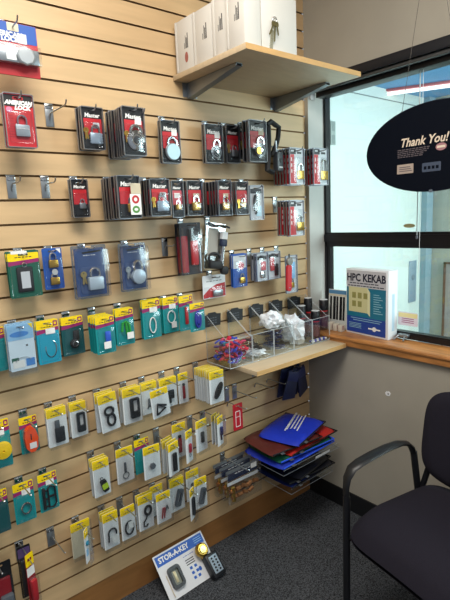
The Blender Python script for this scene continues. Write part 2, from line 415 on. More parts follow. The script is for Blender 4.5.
def barcode(p, x, z, w, h, y, m=WHITE, name='price_sticker'):
    return slab(name, p, rrect(w, h, .001, x, z), y-.0005, y, m)
def rim(p, w, h, d=.0085):
    return slab('clear_rim', p, rrect(w+.004, h+.004, .005, 0, -h/2), -d, -.0001, RIM, holes=(rrect(w+.0004, h+.0004, .004, 0, -h/2),))
def squiggle(p, w, z, y, m=DARK, name='print_line'):
    bm = bmesh.new()
    n = 5
    for k in range(n):
        x = -w/2+w*(k+.1)/n; hh = (.0022, .0034, .0018, .003, .0024)[k]
        bx(bm, x, x+w/n*.75, y-.0004, y, z-hh/2+.0006*(k % 2), z+hh/2)
    return fin(name, bm, m, p)
def loop_of(pts_fn, n=20): return [pts_fn(2*math.pi*k/n) for k in range(n)]

def P_american(p, v, w, h, bd, front):
    rim(p, w, h); card(p, w, h, RED); slab('black_header', p, rrect(w*.98, h*.22, .003, 0, -h*.125), -.0018, -.0012, BLACK, holes=(rrect(w*.36, .009, .003, 0, -.011),))
    if front:
        text('brand_lettering', p, 'AMERICAN', w*.185, 0, -.0022, -h*.165, WHITE, bold=.0012, shear=.25)
        text('brand_lettering', p, 'LOCK', w*.20, w*.12, -.0022, -h*.255, WHITE, bold=.0012, shear=.25)
        slab('round_badge', p, ellipse(w*.11, w*.10, -w*.33, -h*.30), -.0018, -.0012, mat('lilac_badge', '#c07a9c', .5))
        bm = bmesh.new()
        for k in range(9): bx(bm, -w*.44, -w*.22, -.0016, -.0012, -h*(.42+.05*k), -h*(.405+.05*k))
        fin('print_lines', bm, REDD, p)
    padlock(p, .004, -h*.69, w*.50, -.0012, mat('grey_steel_body', '#8d979e', .4, .3), bd*.75, 'square', 1.2)
    blister(p, w*.84, -h*.93, -h*.33, bd)
    if front: text('small_lettering', p, 'AMERICAN LOCK', w*.055, .004, -bd-.0006, -h*.66, WHITE)
def P_american_wide(p, v, w, h, bd, front):
    card(p, w, h, RED, slot=False)
    slab('blue_header', p, rrect(w*.985, h*.36, .003, 0, -h*.185), -.0018, -.0012, BLUE)
    slab('hang_tab', p, rrect(.032, .022, .002, -.0, -.012), -.0022, -.0018, BEIGEC)
    text('brand_lettering', p, 'AMERICAN', w*.14, -w*.16, -.0028, -h*.235, WHITE, bold=.0008)
    text('brand_lettering', p, 'LOCK', w*.14, -w*.08, -.0028, -h*.325, WHITE, bold=.0008)
    barcode(p, w*.17, -h*.28, w*.2, h*.19, -.0018, GREYC)
    b = box('hasp', p, -w*.46, w*.46, -.022, -.0014, -h*.79, -h*.50, ZINC, .003)
    turned('round_lock', b, [(.026, -.022), (.026, -.026), (.022, -.030), (.001, -.030)], (w*.16, 0, -h*.645), SILVERP, 'y', 8)
    barcode(b, -w*.14, -h*.62, w*.2, h*.26, -.0222)
    blister(p, w*.96, -h*.82, -h*.46, .034, BAG)
def P_master(p, v, w, h, bd, front):
    rim(p, w, h); card(p, w, h, BLACK)
    slab('red_panel', p, rrect(w*.84, h*.40, .002, w*.02, -h*.46), -.0017, -.0012, RED if v != 'pink' else PINK)
    if front: text('brand_lettering', p, 'Master', w*.25, 0, -.0022, -h*.19, WHITE, bold=.0006, shear=.15)
    t = bd*.7; s = w*.50
    if v == 'laminated': padlock(p, w*.10, -h*.74, s*1.15, -.0012, LAM, t, 'lam')
    elif v == 'disc': padlock(p, w*.08, -h*.68, w*.84, -.0012, CHROME, t*1.2, 'disc', .1)
    elif v == 'round': padlock(p, w*.06, -h*.74, w*.80, -.0012, STEEL, t, 'round', .3)
    elif v in ('dial', 'dialyellow'): padlock(p, w*.14, -h*.72, w*.60, -.0012, STEEL, t, 'dial', .5)
    elif v == 'brass': padlock(p, w*.04, -h*.74, w*.56, -.0012, BRASS, t)
    elif v == 'small': padlock(p, w*.10, -h*.70, w*.40, -.0012, ZINC, t, 'lam')
    elif v == 'sticker': padlock(p, w*.1, -h*.76, w*.42, -.0012, BRASS, t, 'square', 1.4)
    elif v == 'plain': padlock(p, w*.1, -h*.74, w*.46, -.0012, STEEL, t)
    elif v == 'pink': padlock(p, 0, -h*.72, w*.5, -.0012, BRASS, t)
    elif v == 'keys':
        padlock(p, w*.05, -h*.70, w*.4, -.0012, BRASS, t); keys(p, -w*.28, -h*.6, -.002, .03)
    blister(p, w*.86, -h*.95, -h*.36, bd)
    if front:
        if v in ('laminated', 'disc', 'plain'): keys(p, -w*.33, -h*.55, -.0014, .03, BRASS)
        if v in ('disc', 'dial', 'dialyellow', 'round'): barcode(p, w*.24, -h*.27, w*.30, h*.15, -.0017, WHITE if v != 'dialyellow' else BEIGEC)
        if v == 'round': turned('round_sticker', p, [(w*.36, -bd-.0014), (w*.36, -bd-.0020)], (w*.06, 0, -h*.74), SKYB, 'y', 24)
        if v == 'laminated': barcode(p, w*.18, -h*.42, w*.30, h*.14, -.0017, GREYC)
        if v == 'sticker':
            barcode(p, w*.26, -h*.30, w*.46, h*.25, -bd-.0012, BEIGEC)
            o = slab('white_sticker', p, rrect(w*.50, h*.50, .003, w*.22, -h*.68), -bd-.0018, -bd-.0012, WHITE)
            slab('red_ring', o, ellipse(w*.17, w*.17, w*.22, -h*.56), -bd-.0022, -bd-.0018, RED, holes=(ellipse(w*.08, w*.08, w*.22, -h*.56),))
            slab('green_ring', o, ellipse(w*.17, w*.15, w*.22, -h*.80), -bd-.0022, -bd-.0018, mat('green_print', '#4f8a3c', .5), holes=(ellipse(w*.09, w*.06, w*.22, -h*.80),))
        if v == 'brass': barcode(p, w*.12, -h*.42, w*.4, h*.12, -.0017, BEIGEC)
        if v == 'pink': barcode(p, 0, -h*.4, w*.5, h*.14, -.0017)
        if v == 'dialyellow': turned('yellow_cap', p, [(w*.16, -bd-.0012), (w*.15, -bd-.003), (.001, -bd-.003)], (-w*.02, 0, -h*.74), BRASS, 'y', 16)
def P_redpack(p, v, w, h, bd, front):
    rim(p, w, h); card(p, w, h, GREYC)
    slab('black_header', p, rrect(w*.46, h*.15, .003, -w*.25, -h*.09), -.0017, -.0012, DARK, holes=(rrect(.02, .008, .003, -w*.25, -.011),))
    slab('red_panel', p, [(-w*.48, -h*.98), (0, -h*.98), (-w*.14, -h*.17), (-w*.48, -h*.17)], -.0017, -.0012, RED)
    slab('top_slot_print', p, rrect(w*.3, h*.06, .002, w*.22, -h*.12), -.0017, -.0012, DARK)
    bm = bmesh.new()
    for k in range(3): bx(bm, -w*.36, -w*.30, -.0020, -.0017, -h*(.36+.16*k), -h*(.26+.16*k))
    fin('print_lines', bm, WHITE, p)
    padlock(p, w*.22, -h*.74, w*.50, -.0018, BRASS, bd*.7, 'square', 2.6 if v == 'long' else 1.2)
    blister(p, w*.7, -h*.95, -h*.25, bd, BAG)
def P_pale(p, v, w, h, bd, front):
    rim(p, w, h); card(p, w, h, GREYC); slab('navy_header', p, rrect(w*.9, h*.14, .002, 0, -h*.16), -.0017, -.0012, DARK if v != 'brass' else SILVERP)
    if v == 'black':
        tubes('black_cable', p, [[(w*(-.1+.12*math.sin(a)), -.006, -h*(.55+.28*math.cos(a))) for a in [k*.5 for k in range(12)]]], .004, RUBBER)
        barcode(p, w*.2, -h*.75, w*.4, h*.3, -.0012, SKYB)
    elif v == 'red':
        box('red_cylinder', p, -w*.1, w*.28, -bd*.7, -.0014, -h*.62, -h*.30, PINK, .003); box('chrome_core', p, -w*.22, w*.22, -bd*.7, -.0014, -h*.9, -h*.66, CHROME, .004)
    elif v == 'redblack':
        box('red_item', p, -w*.3, 0, -bd*.7, -.0014, -h*.7, -h*.2, RED, .003); box('black_item', p, .004, w*.35, -bd*.7, -.0014, -h*.9, -h*.45, RUBBER, .004)
    else:
        box('pale_blue_case', p, -w*.3, w*.3, -bd*.7, -.0014, -h*.62, -h*.18, BLUEL, .003); padlock(p, 0, -h*.8, w*.4, -.0014, BRASS, bd*.6)
    blister(p, w*.9, -h*.97, -h*.16, bd)
def P_tag(p, v, w, h, bd, front):
    card(p, w, h, GREEN)
    slab('yellow_header', p, rrect(w*.97, h*.17, .003, 0, -h*.125), -.0017, -.0012, YEL, holes=(rrect(.03, .008, .003, 0, -.011),))
    slab('purple_band', p, [(-w*.48, -h*.22), (w*.48, -h*.17), (w*.48, -h*.25), (-w*.48, -h*.31)], -.0018, -.0012, MAG)
    slab('white_top_strip', p, rrect(w*.5, h*.06, .002, -w*.12, -.004), -.002, -.0017, WHITE)
    if front:
        o = box('key_tag', p, -w*.26, w*.24, -.006, -.0014, -h*.88, -h*.34, RUBBER, .004)
        slab('paper_insert', o, rrect(w*.28, h*.36, .001, 0, -h*.62), -.0066, -.006, GREYC)
        tubes('split_ring', o, [arc(0, -h*.30, .007, 0, 330, -.006)], .0012, CHROME)
        squiggle(p, w*.55, -h*.13, -.0017)
    blister(p, w*.9, -h*.97, -h*.28, .010)
def P_bluecard(p, v, w, h, bd, front):
    card(p, w, h, BLUE)
    if v == 'double':
        padlock(p, 0, -h*.38, w*.48, -.0012, BRASS, .010, 'square', 1.5); padlock(p, 0, -h*.80, w*.46, -.0012, BRASS, .010, 'square', .6)
        turned('round_medal', p, [(w*.16, -.012), (w*.15, -.014), (.001, -.014)], (0, 0, -h*.58), SILVERP, 'y', 14)
        slab('white_corner', p, [(w*.2, -.003), (w*.44, -.003), (w*.44, -.02)], -.0016, -.0012, WHITE)
    else:
        slab('white_header', p, rrect(w*.9, h*.38, .002, 0, -h*.24), -.0017, -.0012, GREYC)
        slab('red_dot', p, ellipse(w*.2, w*.2, w*.1, -h*.36), -.002, -.0017, PINK)
        padlock(p, w*.1, -h*.80, w*.36, -.0012, BRASS, .009)
    blister(p, w*.86, -h*.96, -h*.2, max(bd, .012) if front else bd)
def P_clam(p, v, w, h, bd, front):
    D = .036
    o = slab('printed_card', p, rrect(w*.86, h*.90, .004, 0, -h*.51), -.004, -.003, BLUEC)
    slab('black_swoosh', o, [(-w*.22, -h*.13), (0, -h*.115), (w*.34, -h*.10), (w*.34, -h*.13), (w*.05, -h*.15), (-w*.18, -h*.16)], -.0045, -.004, BLACK)
    squiggle(o, w*.36, -h*.19, -.004, GREYC)
    c = slab('molded_tray', p, rrect(w*.66, h*.50, .012, w*.02, -h*.66), -.006, -.004, mat('tray_blue', '#384c74', .5))
    if v == 'square':
        padlock(p, w*.08, -h*.72, w*.42, -.006, mat('satin_silver_lock', '#aebfcc', .35, .3), .020, 'square', 1.0)
    else:
        padlock(p, w*.10, -h*.70, w*.48, -.006, mat('satin_silver_lock', '#aebfcc', .35, .3), .020, 'round', 1.2)
    keys(p, -w*.22, -h*.54, -.008, .036, ZINC if v != 'square' else mat('dull_gold_key', '#9a8a5c', .4, .6))
    bm = bmesh.new(); bx(bm, -w*.46, w*.46, -D, -.0001, -h*.985, -.012, .005); fin('clear_shell', bm, CLEAR, p, smooth=True)
    slab('shell_rim', p, rrect(w, h, .006, 0, -h/2), -.002, -.0004, clear('frosted_rim', '#c8d2e4', .2, .2, .5), holes=(rrect(w*.9, h*.9, .005, 0, -h/2-.003), hang_slot(w*.6, -.0055)))
def P_tool(p, v, w, h, bd, front):
    card(p, w, h, DARK)
    o = box('red_tool_handle', p, -w*.05, w*.26, -.018, -.0014, -h*.82, -h*.34, RED, .006)
    box('black_tool_jaw', p, -w*.10, w*.34, -.020, -.0014, -h*.34, -h*.12, RUBBER, .004)
    box('chrome_collar', p, w*.2, w*.42, -.022, -.004, -h*.36, -h*.22, CHROME, .003)
    slab('red_panel', p, rrect(w*.3, h*.7, .003, -w*.3, -h*.6), -.0018, -.0012, REDD)
    tubes('steel_rod', p, [[(w*.36, -.01, -h*.45), (w*.36, -.01, -h*.95)]], .004, STEEL)
    blister(p, w*.92, -h*.98, -h*.08, .024)
def P_cuff(p, v, w, h, bd, front):
    card(p, w, h, clear('grey_clear_card', '#b8bcc0', .25, .2, .4))
    slab('paper_insert', p, rrect(w*.5, h*.6, .003, -w*.12, -h*.42), -.0018, -.0012, mat('grey_insert', '#9c9a92', .6))
    bm = bmesh.new()
    tube(bm, [(-w*.5, -.012, -.004), (-w*.1, -.018, -.014), (w*.25, -.016, -.008), (w*.6, -.012, -.014)], .004)
    tube(bm, loop_of(lambda a: (-w*.08+w*.28*math.cos(a), -.012, -h*.76+h*.10*math.sin(a))), .0055, 6, True)
    fin('black_shackle', bm, RUBBER, p, smooth=True)
    box('black_lock_head', p, -w*.36, w*.30, -.026, -.004, -h*1.0, -h*.82, RUBBER, .008)
    turned('end_knob', p, [(.006, -.03), (.018, -.026), (.018, -.008), (.008, -.004)], (w*.42, 0, -h*1.02), RUBBER, 'y', 14)
    tubes('chrome_pin', p, [[(w*.34, -.012, -h*.2), (w*.24, -.012, -h*.86)]], .008, CHROME, 8)
    box('navy_grip', p, w*.16, w*.48, -.022, -.004, -h*.5, -h*.34, NAVY, .006); box('white_label', p, w*.18, w*.46, -.0225, -.004, -h*.34, -h*.18, PAPER, .002)
def P_smallred(p, v, w, h, bd, front):
    card(p, w, h, PAPER); slab('red_swoosh', p, [(-w*.48, -h*.97), (w*.48, -h*.97), (w*.48, -h*.38), (w*.1, -h*.42), (-w*.2, -h*.56), (-w*.48, -h*.82)], -.0018, -.0012, RED)
    squiggle(p, w*.7, -h*.26, -.0012, DARK)
    box('steel_latch', p, -w*.1, w*.34, -.010, -.0018, -h*.93, -h*.66, STEEL, .003); blister(p, w*.9, -h*.96, -h*.5, .012)
def keyprint(p, w, h, hm, y=-.0012):
    slab('yellow_header', p, rrect(w*.98, h*hm, .003, 0, -h*hm/2), y-.0006, y, YEL, holes=(hang_slot(w, -.011),))
    squiggle(p, w*.6, -h*hm*.78, y-.0006)
def P_teal(p, v, w, h, bd, front, m=TEAL):
    card(p, w, h, TEALB if v in ('necklace',) else m)
    keyprint(p, w, h, .20)
    slab('magenta_band', p, [(-w*.49, -h*.22), (w*.49, -h*.17), (w*.49, -h*.25), (-w*.49, -h*.31)], -.0019, -.0012, MAG)
    if not front: return
    slab('red_ring_logo', p, rrect(w*.2, h*.12, .003, w*.36, -h*.09), -.0022, -.0018, MAG, holes=(rrect(w*.1, h*.06, .002, w*.36, -h*.09),))
    y = -.0022
    if v in ('necklace', 'oval', 'chain', 'straps', 'ring'): barcode(p, w*.12, -h*.26, w*.42, h*.13, -.0019)
    if v == 'necklace': tubes('chain', p, [arc(w*.08, -h*.66, w*.24, -200, 60, y, 16, h*.20)], .0016, CHROME, 5)
    elif v == 'blue':
        box('blue_coil', p, -w*.06, w*.24, -.012, y, -h*.72, -h*.40, mat('blue_rubber', '#2a5fd0', .4), .005); barcode(p, 0, -h*.76, w*.36, h*.19, -.0128)
    elif v == 'green':
        bm = bmesh.new(); tube(bm, [(-w*.2, y-.004, -h*.62), (-w*.14, y-.004, -h*.38), (w*.02, y-.004, -h*.34), (w*.08, y-.004, -h*.7)], .005)
        tube(bm, [(w*.02, y-.004, -h*.36), (w*.2, y-.004, -h*.42), (w*.24, y-.004, -h*.7)], .005); fin('green_clip', bm, GREENB, p, smooth=True)
        barcode(p, w*.2, -h*.74, w*.36, h*.18, -.013)
    elif v == 'oval': tubes('white_loop', p, [loop_of(lambda a: (w*.02+w*.17*math.cos(a), y-.003, -h*.66+h*.20*math.sin(a)))], .0026, WHITE, 6, True)
    elif v == 'ring':
        tubes('white_loop', p, [loop_of(lambda a: (0+w*.24*math.cos(a), y-.003, -h*.55+h*.17*math.sin(a)))], .0022, WHITE, 6, True); barcode(p, w*.12, -h*.78, w*.32, h*.17, -.008)
    elif v == 'redstick': box('red_strap', p, -w*.12, w*.1, -.009, y, -h*.82, -h*.32, RED, .003)
    elif v == 'blueoval': tubes('blue_coil', p, [loop_of(lambda a: (0+w*.17*math.cos(a), y-.004, -h*.58+h*.27*math.sin(a)))]+[loop_of(lambda a: (0+w*.06*math.cos(a), y-.004, -h*.58+h*.13*math.sin(a)))], .005, mat('deep_blue_rubber', '#1f2f9c', .4), 6, True)
    elif v == 'yellowfoam':
        turned('foam_float', p, [(w*.40, y), (w*.44, y-.006), (w*.40, y-.018), (w*.06, y-.021), (.001, y-.015)], (w*.05, 0, -h*.62), YFOAM, 'y', 24)
        barcode(p, 0, -h*.27, w*.5, h*.10, -.0019)
    elif v == 'float':
        bm = bmesh.new(); plate(bm, [(-w*.34, -h*.56), (-w*.26, -h*.34), (-w*.06, -h*.25), (w*.12, -h*.25), (w*.30, -h*.36), (w*.40, -h*.58), (w*.34, -h*.84), (w*.16, -h*.94), (-w*.08, -h*.94), (-w*.28, -h*.82)], y-.018, y)
        fin('orange_float', bm, ORANGE, p); barcode(p, w*.08, -h*.76, w*.38, h*.16, y-.0182); box('metal_eyelet', p, -.001, .002, y-.019, y-.018, -h*.6, -h*.44, DARK)
    elif v == 'chain': tubes('split_ring', p, [loop_of(lambda a: (w*.05+w*.22*math.cos(a), y-.003, -h*.66+h*.13*math.sin(a)))], .0032, CHROME, 6, True)
    elif v == 'straps':
        bm = bmesh.new()
        bx(bm, -w*.34, -w*.20, y-.007, y, -h*.92, -h*.36, .001)
        for z in (-.44, -.66, -.86): bx(bm, -w*.22, -w*.04, y-.006, y-.001, h*z-.0025, h*z+.0025, .001)
        tube(bm, [(-w*.04, y-.004, -h*.90), (-w*.04, y-.004, -h*.40), (w*.10, y-.004, -h*.34), (w*.32, y-.004, -h*.42), (w*.34, y-.004, -h*.84), (w*.2, y-.004, -h*.92)], .0032, 6, True)
        bx(bm, -w*.04, w*.34, y-.006, y-.001, -h*.65, -h*.60, .001)
        fin('black_straps', bm, RUBBER, p)
    elif v == 'lanyard':
        box('black_strap', p, -w*.02, w*.26, -.010, y, -h*.62, -h*.36, RUBBER, .004)
        turned('black_reel', p, [(w*.20, y), (w*.20, y-.009), (w*.14, y-.011)], (w*.02, 0, -h*.70), RUBBER, 'y', 18)
        tubes('chrome_ring', p, [loop_of(lambda a: (w*.02+w*.12*math.cos(a), -.014, -h*.70+w*.12*math.sin(a)))], .001, CHROME, 5, True)
    blister(p, w*.84, -h*.95, -h*.31, .011 if v not in ('yellowfoam', 'float') else .024)
def P_darkteal(p, v, w, h, bd, front): P_teal(p, v, w, h, bd, front, TEALD)
def P_bluewhite(p, v, w, h, bd, front):
    card(p, w, h, mat('pale_blue_card', '#d4e4f0', .5)); slab('blue_header', p, rrect(w*.98, h*.34, .003, 0, -h*.17), -.0018, -.0012, BLUEL, holes=(hang_slot(w, -.011),))
    slab('blue_swirl', p, ellipse(w*.36, h*.06, -w*.05, -h*.22), -.0022, -.0018, mat('swirl_blue', '#3f86d0', .5)); slab('yellow_corner', p, [(w*.3, -.003), (w*.48, -.003), (w*.48, -h*.14)], -.0022, -.0018, YEL)
    if front:
        barcode(p, -w*.18, -h*.86, w*.44, h*.16, -.0018); slab('blue_print', p, rrect(w*.34, h*.16, .002, w*.27, -h*.85), -.0022, -.0018, mat('swirl_blue', '#3f86d0', .5))
        slab('green_print', p, rrect(w*.28, h*.09, .002, -w*.3, -h*.76), -.0017, -.0012, GREEN); tubes('wire_loop', p, [arc(0, -h*.82, w*.3, 10, 170, -.004, 10, h*.1)], .0009, ZINC, 5)
        slab('print_mark', p, rrect(.006, .005, .001, w*.2, -h*.48), -.0017, -.0012, DARK)
    slab('clear_bag', p, rrect(w*1.12, h*1.14, .004, 0, -h*.55), -.0075, -.0069, BAG)
def P_redtag(p, v, w, h, bd, front):
    card(p, w, h, RED); slab('white_ring', p, rrect(w*.5, h*.6, .004, 0, -h*.58), -.0018, -.0012, WHITE, holes=(rrect(w*.4, h*.55, .003, 0, -h*.58),)); squiggle(p, w*.4, -h*.5, -.0012, WHITE)
def P_yellow(p, v, w, h, bd, front):
    card(p, w, h, PAPER if v != 'blank' else BEIGEC)
    keyprint(p, w, h, .24)
    y = -.002
    if front:
        if v == 'blackkeys':
            box('car_key_remote', p, -w*.18, w*.32, -.012, y, -h*.90, -h*.50, mat('smoky_black', '#24272c', .4), .005); box('key_blade', p, -w*.14, w*.10, -.010, y, -h*.56, -h*.32, GREYP, .003)
        elif v == 'case':
            slab('black_case', p, rrect(w*.50, h*.56, .006, w*.10, -h*.58), -.010, y, mat('smoky_black', '#24272c', .4), holes=(rrect(w*.24, h*.32, .003, w*.14, -h*.52),))
        elif v == 'carabiner':
            tubes('black_carabiner', p, [loop_of(lambda a: (w*.00+w*.23*math.cos(a), -.006, -h*.46+h*.10*math.sin(a))), loop_of(lambda a: (w*.06+w*.20*math.cos(a), -.006, -h*.70+h*.15*math.sin(a)))], .0044, RUBBER, 6, True)
        elif v == 'clip':
            box('grey_clip', p, -w*.14, w*.14, -.010, y, -h*.78, -h*.50, GREYP, .003); tubes('clip_wire', p, [[(-w*.2, -.006, -h*.82), (0, -.006, -h*.6), (w*.2, -.006, -h*.82)]], .002, RUBBER)
        elif v == 'keys':
            tubes('dark_keys', p, [[(-w*.28, -.006, -h*.88), (-w*.2, -.006, -h*.52), (w*.22, -.006, -h*.72), (-w*.24, -.006, -h*.86)], [(-w*.2, -.006, -h*.5), (w*.28, -.006, -h*.64)]], .0038, mat('smoky_black', '#24272c', .4))
        elif v == 'blackpad':
            box('black_fob', p, -w*.2, w*.28, -.012, y, -h*.72, -h*.42, RUBBER, .004); box('fob_strap', p, w*.02, w*.12, -.008, y, -h*.86, -h*.72, RUBBER, .001)
        elif v == 'redstick':
            box('red_tube', p, -w*.12, w*.12, -.011, y, -h*.85, -h*.42, REDD, .004); box('black_cap', p, -w*.10, w*.10, -.010, y, -h*.42, -h*.34, RUBBER, .002)
        elif v == 'blackoval':
            bm = bmesh.new(); M = Matrix.Translation((w*.08, 0, -h*.62)) @ Matrix.Rotation(.5, 4, 'Y'); plate(bm, ellipse(w*.17, h*.27), -.010, y, (ellipse(w*.05, h*.12, 0, -h*.04, 12),), M); fin('black_clip', bm, RUBBER, p)
        elif v == 'greentube':
            bm = bmesh.new(); M = Matrix.Translation((w*.1, 0, -h*.72)) @ Matrix.Rotation(-.25, 4, 'Y'); plate(bm, rrect(w*.34, h*.32, .004), -.014, y, (), M); o = fin('black_tube', bm, RUBBER, p)
            bm = bmesh.new(); plate(bm, rrect(w*.36, h*.15, .003), -.015, -.014, (), M); fin('lime_band', bm, LIME, o)
            tubes('tube_ring', p, [arc(-w*.04, -h*.52, .005, 0, 320, -.006)], .0012, DARK, 5)
        elif v == 'keyring':
            tubes('split_ring', p, [loop_of(lambda a: (w*.0+w*.17*math.cos(a), -.004, -h*.80+w*.17*math.sin(a)))], .0016, GREYP, 6, True); box('grey_bar', p, -w*.09, w*.05, -.008, y, -h*.70, -h*.42, GREYP, .003)
        elif v == 'nut':
            turned('steel_nut', p, [(.012, y), (.012, y-.008), (.005, y-.009)], (0, 0, -h*.62), GREYP, 'y', 6)
        elif v == 'tallblack': box('black_flashlight', p, -w*.16, w*.20, -.012, y, -h*.88, -h*.32, RUBBER, .004)
        elif v == 'redsmall': box('red_torch', p, -w*.14, w*.16, -.012, y, -h*.70, -h*.42, RED, .004); tubes('torch_ring', p, [arc(0, -h*.78, .006, 90, 440, -.005)], .0012, GREYP, 5)
        elif v == 'blackpen': box('black_torch', p, -w*.10, w*.14, -.012, y, -h*.72, -h*.38, RUBBER, .004)
        elif v == 'penlight': box('navy_torch', p, -w*.12, w*.2, -.012, y, -h*.66, -h*.36, NAVY, .004); box('torch_foot', p, -w*.04, w*.1, -.009, y, -h*.82, -h*.66, DARK, .002)
        elif v == 'bluebit':
            turned('teal_bead', p, [(.008, y), (.009, y-.004), (.005, y-.009)], (0, 0, -h*.42), mat('teal_bead', '#2a7f9c', .3), 'y', 12); slab('blue_print', p, rrect(w*.5, h*.2, .002, 0, -h*.7), -.0017, -.0012, BLUEL)
        elif v == 'hookring':
            tubes('black_cable_loop', p, [arc(w*.06, -h*.60, w*.26, -20, 200, -.005, 10, h*.14)+[(-w*.22, -.005, -h*.80)]], .0034, mat('smoky_black', '#24272c', .4)); barcode(p, w*.16, -h*.76, w*.40, h*.20, -.0105)
        elif v == 'stickerring':
            tubes('black_cable_loop', p, [loop_of(lambda a: (w*.04+w*.28*math.cos(a), -.005, -h*.66+h*.20*math.sin(a)))], .0036, mat('smoky_black', '#24272c', .4), 6, True); barcode(p, w*.1, -h*.56, w*.34, h*.22, -.0105)
        elif v == 'snaphook':
            tubes('black_snap_hook', p, [loop_of(lambda a: (w*.12+w*.20*math.cos(a), -.006, -h*.46+h*.12*math.sin(a)))], .0052, RUBBER, 6, True)
            tubes('hook_end', p, [[(w*.06, -.006, -h*.56), (-w*.04, -.006, -h*.68), (-w*.2, -.006, -h*.76), (-w*.2, -.006, -h*.87), (-w*.04, -.006, -h*.90), (w*.06, -.006, -h*.84)]], .003, RUBBER)
        elif v == 'redclip':
            tubes('red_clip', p, [[(-w*.18, -.006, -h*.84), (-w*.08, -.006, -h*.5), (w*.04, -.006, -h*.52), (-w*.02, -.006, -h*.84)]], .003, mat('dull_red', '#9c3038', .4)); tubes('grey_clip', p, [[(w*.02, -.006, -h*.7), (w*.22, -.006, -h*.46), (w*.26, -.006, -h*.6)]], .003, GREYP)
        elif v == 'greycase':
            bm = bmesh.new(); M = Matrix.Translation((w*.08, 0, -h*.60)) @ Matrix.Rotation(.3, 4, 'Y'); plate(bm, rrect(w*.38, h*.50, .005), -.012, y, (rrect(w*.16, h*.28, .003),), M); fin('grey_case', bm, GREYP, p)
        elif v == 'tinykeys': keys(p, 0, -h*.5, y, .035, GREYP)
    slab('clear_bag', p, rrect(w*1.05, h*1.03, .003, 0, -h*.51), -.0160 if front else -.006, -.0156 if front else -.0056, BAG)
def P_clearbag(p, v, w, h, bd, front):
    c = slab('header_card', p, rrect(w*.90, h*.22, .003, 0, -h*.20), -.004, -.003, NAVY); squiggle(c, w*.5, -h*.15, -.004, WHITE)
    if front: barcode(p, w*.34, -h*.14, w*.18, h*.15, -.0045)
    slab('grey_strip', p, rrect(w*.94, h*.10, .002, 0, -h*.41), -.004, -.003, GREYC)
    bm = bmesh.new(); rr = random.Random(3)
    for k in range(9):
        x = -w*.36+w*.72*(k % 5)/4+rr.uniform(-.006, .006); z = -h*(.62+.2*(k//5)); a = rr.uniform(-.5, .5)
        tube(bm, [(x-.012*math.cos(a), -.012, z-.012*math.sin(a)), (x+.012*math.cos(a), -.012, z+.012*math.sin(a))], .0095, 8)
    o = fin('copper_fittings', bm, mat('copper_brass_fittings', '#a8744a', .35, .6), p, smooth=True)
    tubes('brass_cylinder', p, [[(-w*.36, -.014, -h*.50), (-w*.34, -.014, -h*.94)]], .009, BRASS, 10)
    bm = bmesh.new(); bx(bm, -w/2, w/2, -.024, -.0005, -h, -h*.06, .006); fin('clear_bag', bm, BAG, p, smooth=True)
    slab('bag_rim', p, rrect(w, h*.12, .003, 0, -h*.06), -.0028, -.0016, clear('milky_bag_rim', '#b4bac4', .3, .5, .5), holes=(hang_slot(.06, -.009),))
def P_bottomred(p, v, w, h, bd, front):
    card(p, w, h, REDD); slab('yellow_header', p, rrect(w*.96, h*.20, .003, 0, -h*.10), -.0018, -.0012, YEL, holes=(rrect(w*.5, h*.05, .002, 0, -h*.10),)); barcode(p, 0, -h*.29, w*.9, h*.14, -.0018)
    slab('purple_foot', p, rrect(w*.9, h*.18, .003, 0, -h*.88), -.0018, -.0012, PURPLE)
    box('red_item', p, -w*.34, w*.34, -.016, -.0014, -h*.78, -h*.42, RED, .005); blister(p, w*.9, -h*.97, -h*.38, .020)
def P_bottomdark(p, v, w, h, bd, front):
    card(p, w, h, BLACK)
    if v == 'purple':
        slab('purple_header', p, rrect(w*.9, h*.18, .003, 0, -h*.13), -.0018, -.0012, PURPLE); box('black_grip', p, -w*.36, w*.3, -.014, -.0014, -h*.9, -h*.26, RUBBER, .004)
    else:
        slab('red_panel', p, rrect(w*.8, h*.5, .003, 0, -h*.5), -.0018, -.0012, REDD)
        o = box('grey_gauge', p, -w*.1, w*.44, -.020, -.0014, -h*.98, -h*.52, GREYP, .005); box('gauge_screen', o, w*.0, w*.34, -.0205, -.020, -h*.82, -h*.72, BLACK)
    blister(p, w*.94, -h*.97, -h*.2, .024)
DES = {k[2:]: f for k, f in list(globals().items()) if k.startswith('P_')}

HK = {}
def hook(x, g, zw, length, label, group='wire display hooks in the slatted wall', tip=.010):
    o = empty('display_hook', (x, 0, zw), (0, 0, 0), label, 'display hook', group)
    zg = gz(g)-zw
    if 'b' not in HK: HK['b'] = {}
    bm = bmesh.new(); t = .0018
    bx(bm, -.0135, .0135, -t-.0006, -.0006, zg-.070, zg+.002, .0006); bx(bm, -.0135, .0135, -.0026, .0062, zg+.0000, zg+.0016)
    fin('bracket', bm, ZINC, o, smooth=True)
    bm = bmesh.new(); bx(bm, -.0125, .0125, -.0052, -.0026, zg-.014, zg-.001, .0008); fin('chrome_lip', bm, CHROME, o, smooth=True)
    L = length
    bm = bmesh.new(); tube(bm, [(0, -.002, -.022), (0, -.006, -.008), (0, -.014, 0), (0, -L+.016, .0), (0, -L+.005, tip*.3), (0, -L, tip)], .0023, 6)
    fin('wire', bm, STEEL, o, smooth=True)
    return o
ROWN = {1: 'top corner hook', 4: 'upper padlock row', 5: 'upper row by the window', 7: 'second padlock row', 8: 'hook by the window jamb', 9: 'mid-wall row', 10: 'clamshell row', 11: 'small pack row', 12: 'lone small hook', 13: 'teal card row', 17: 'upper yellow-topped row', 20: 'middle yellow-topped row', 23: 'lowest yellow-topped row'}
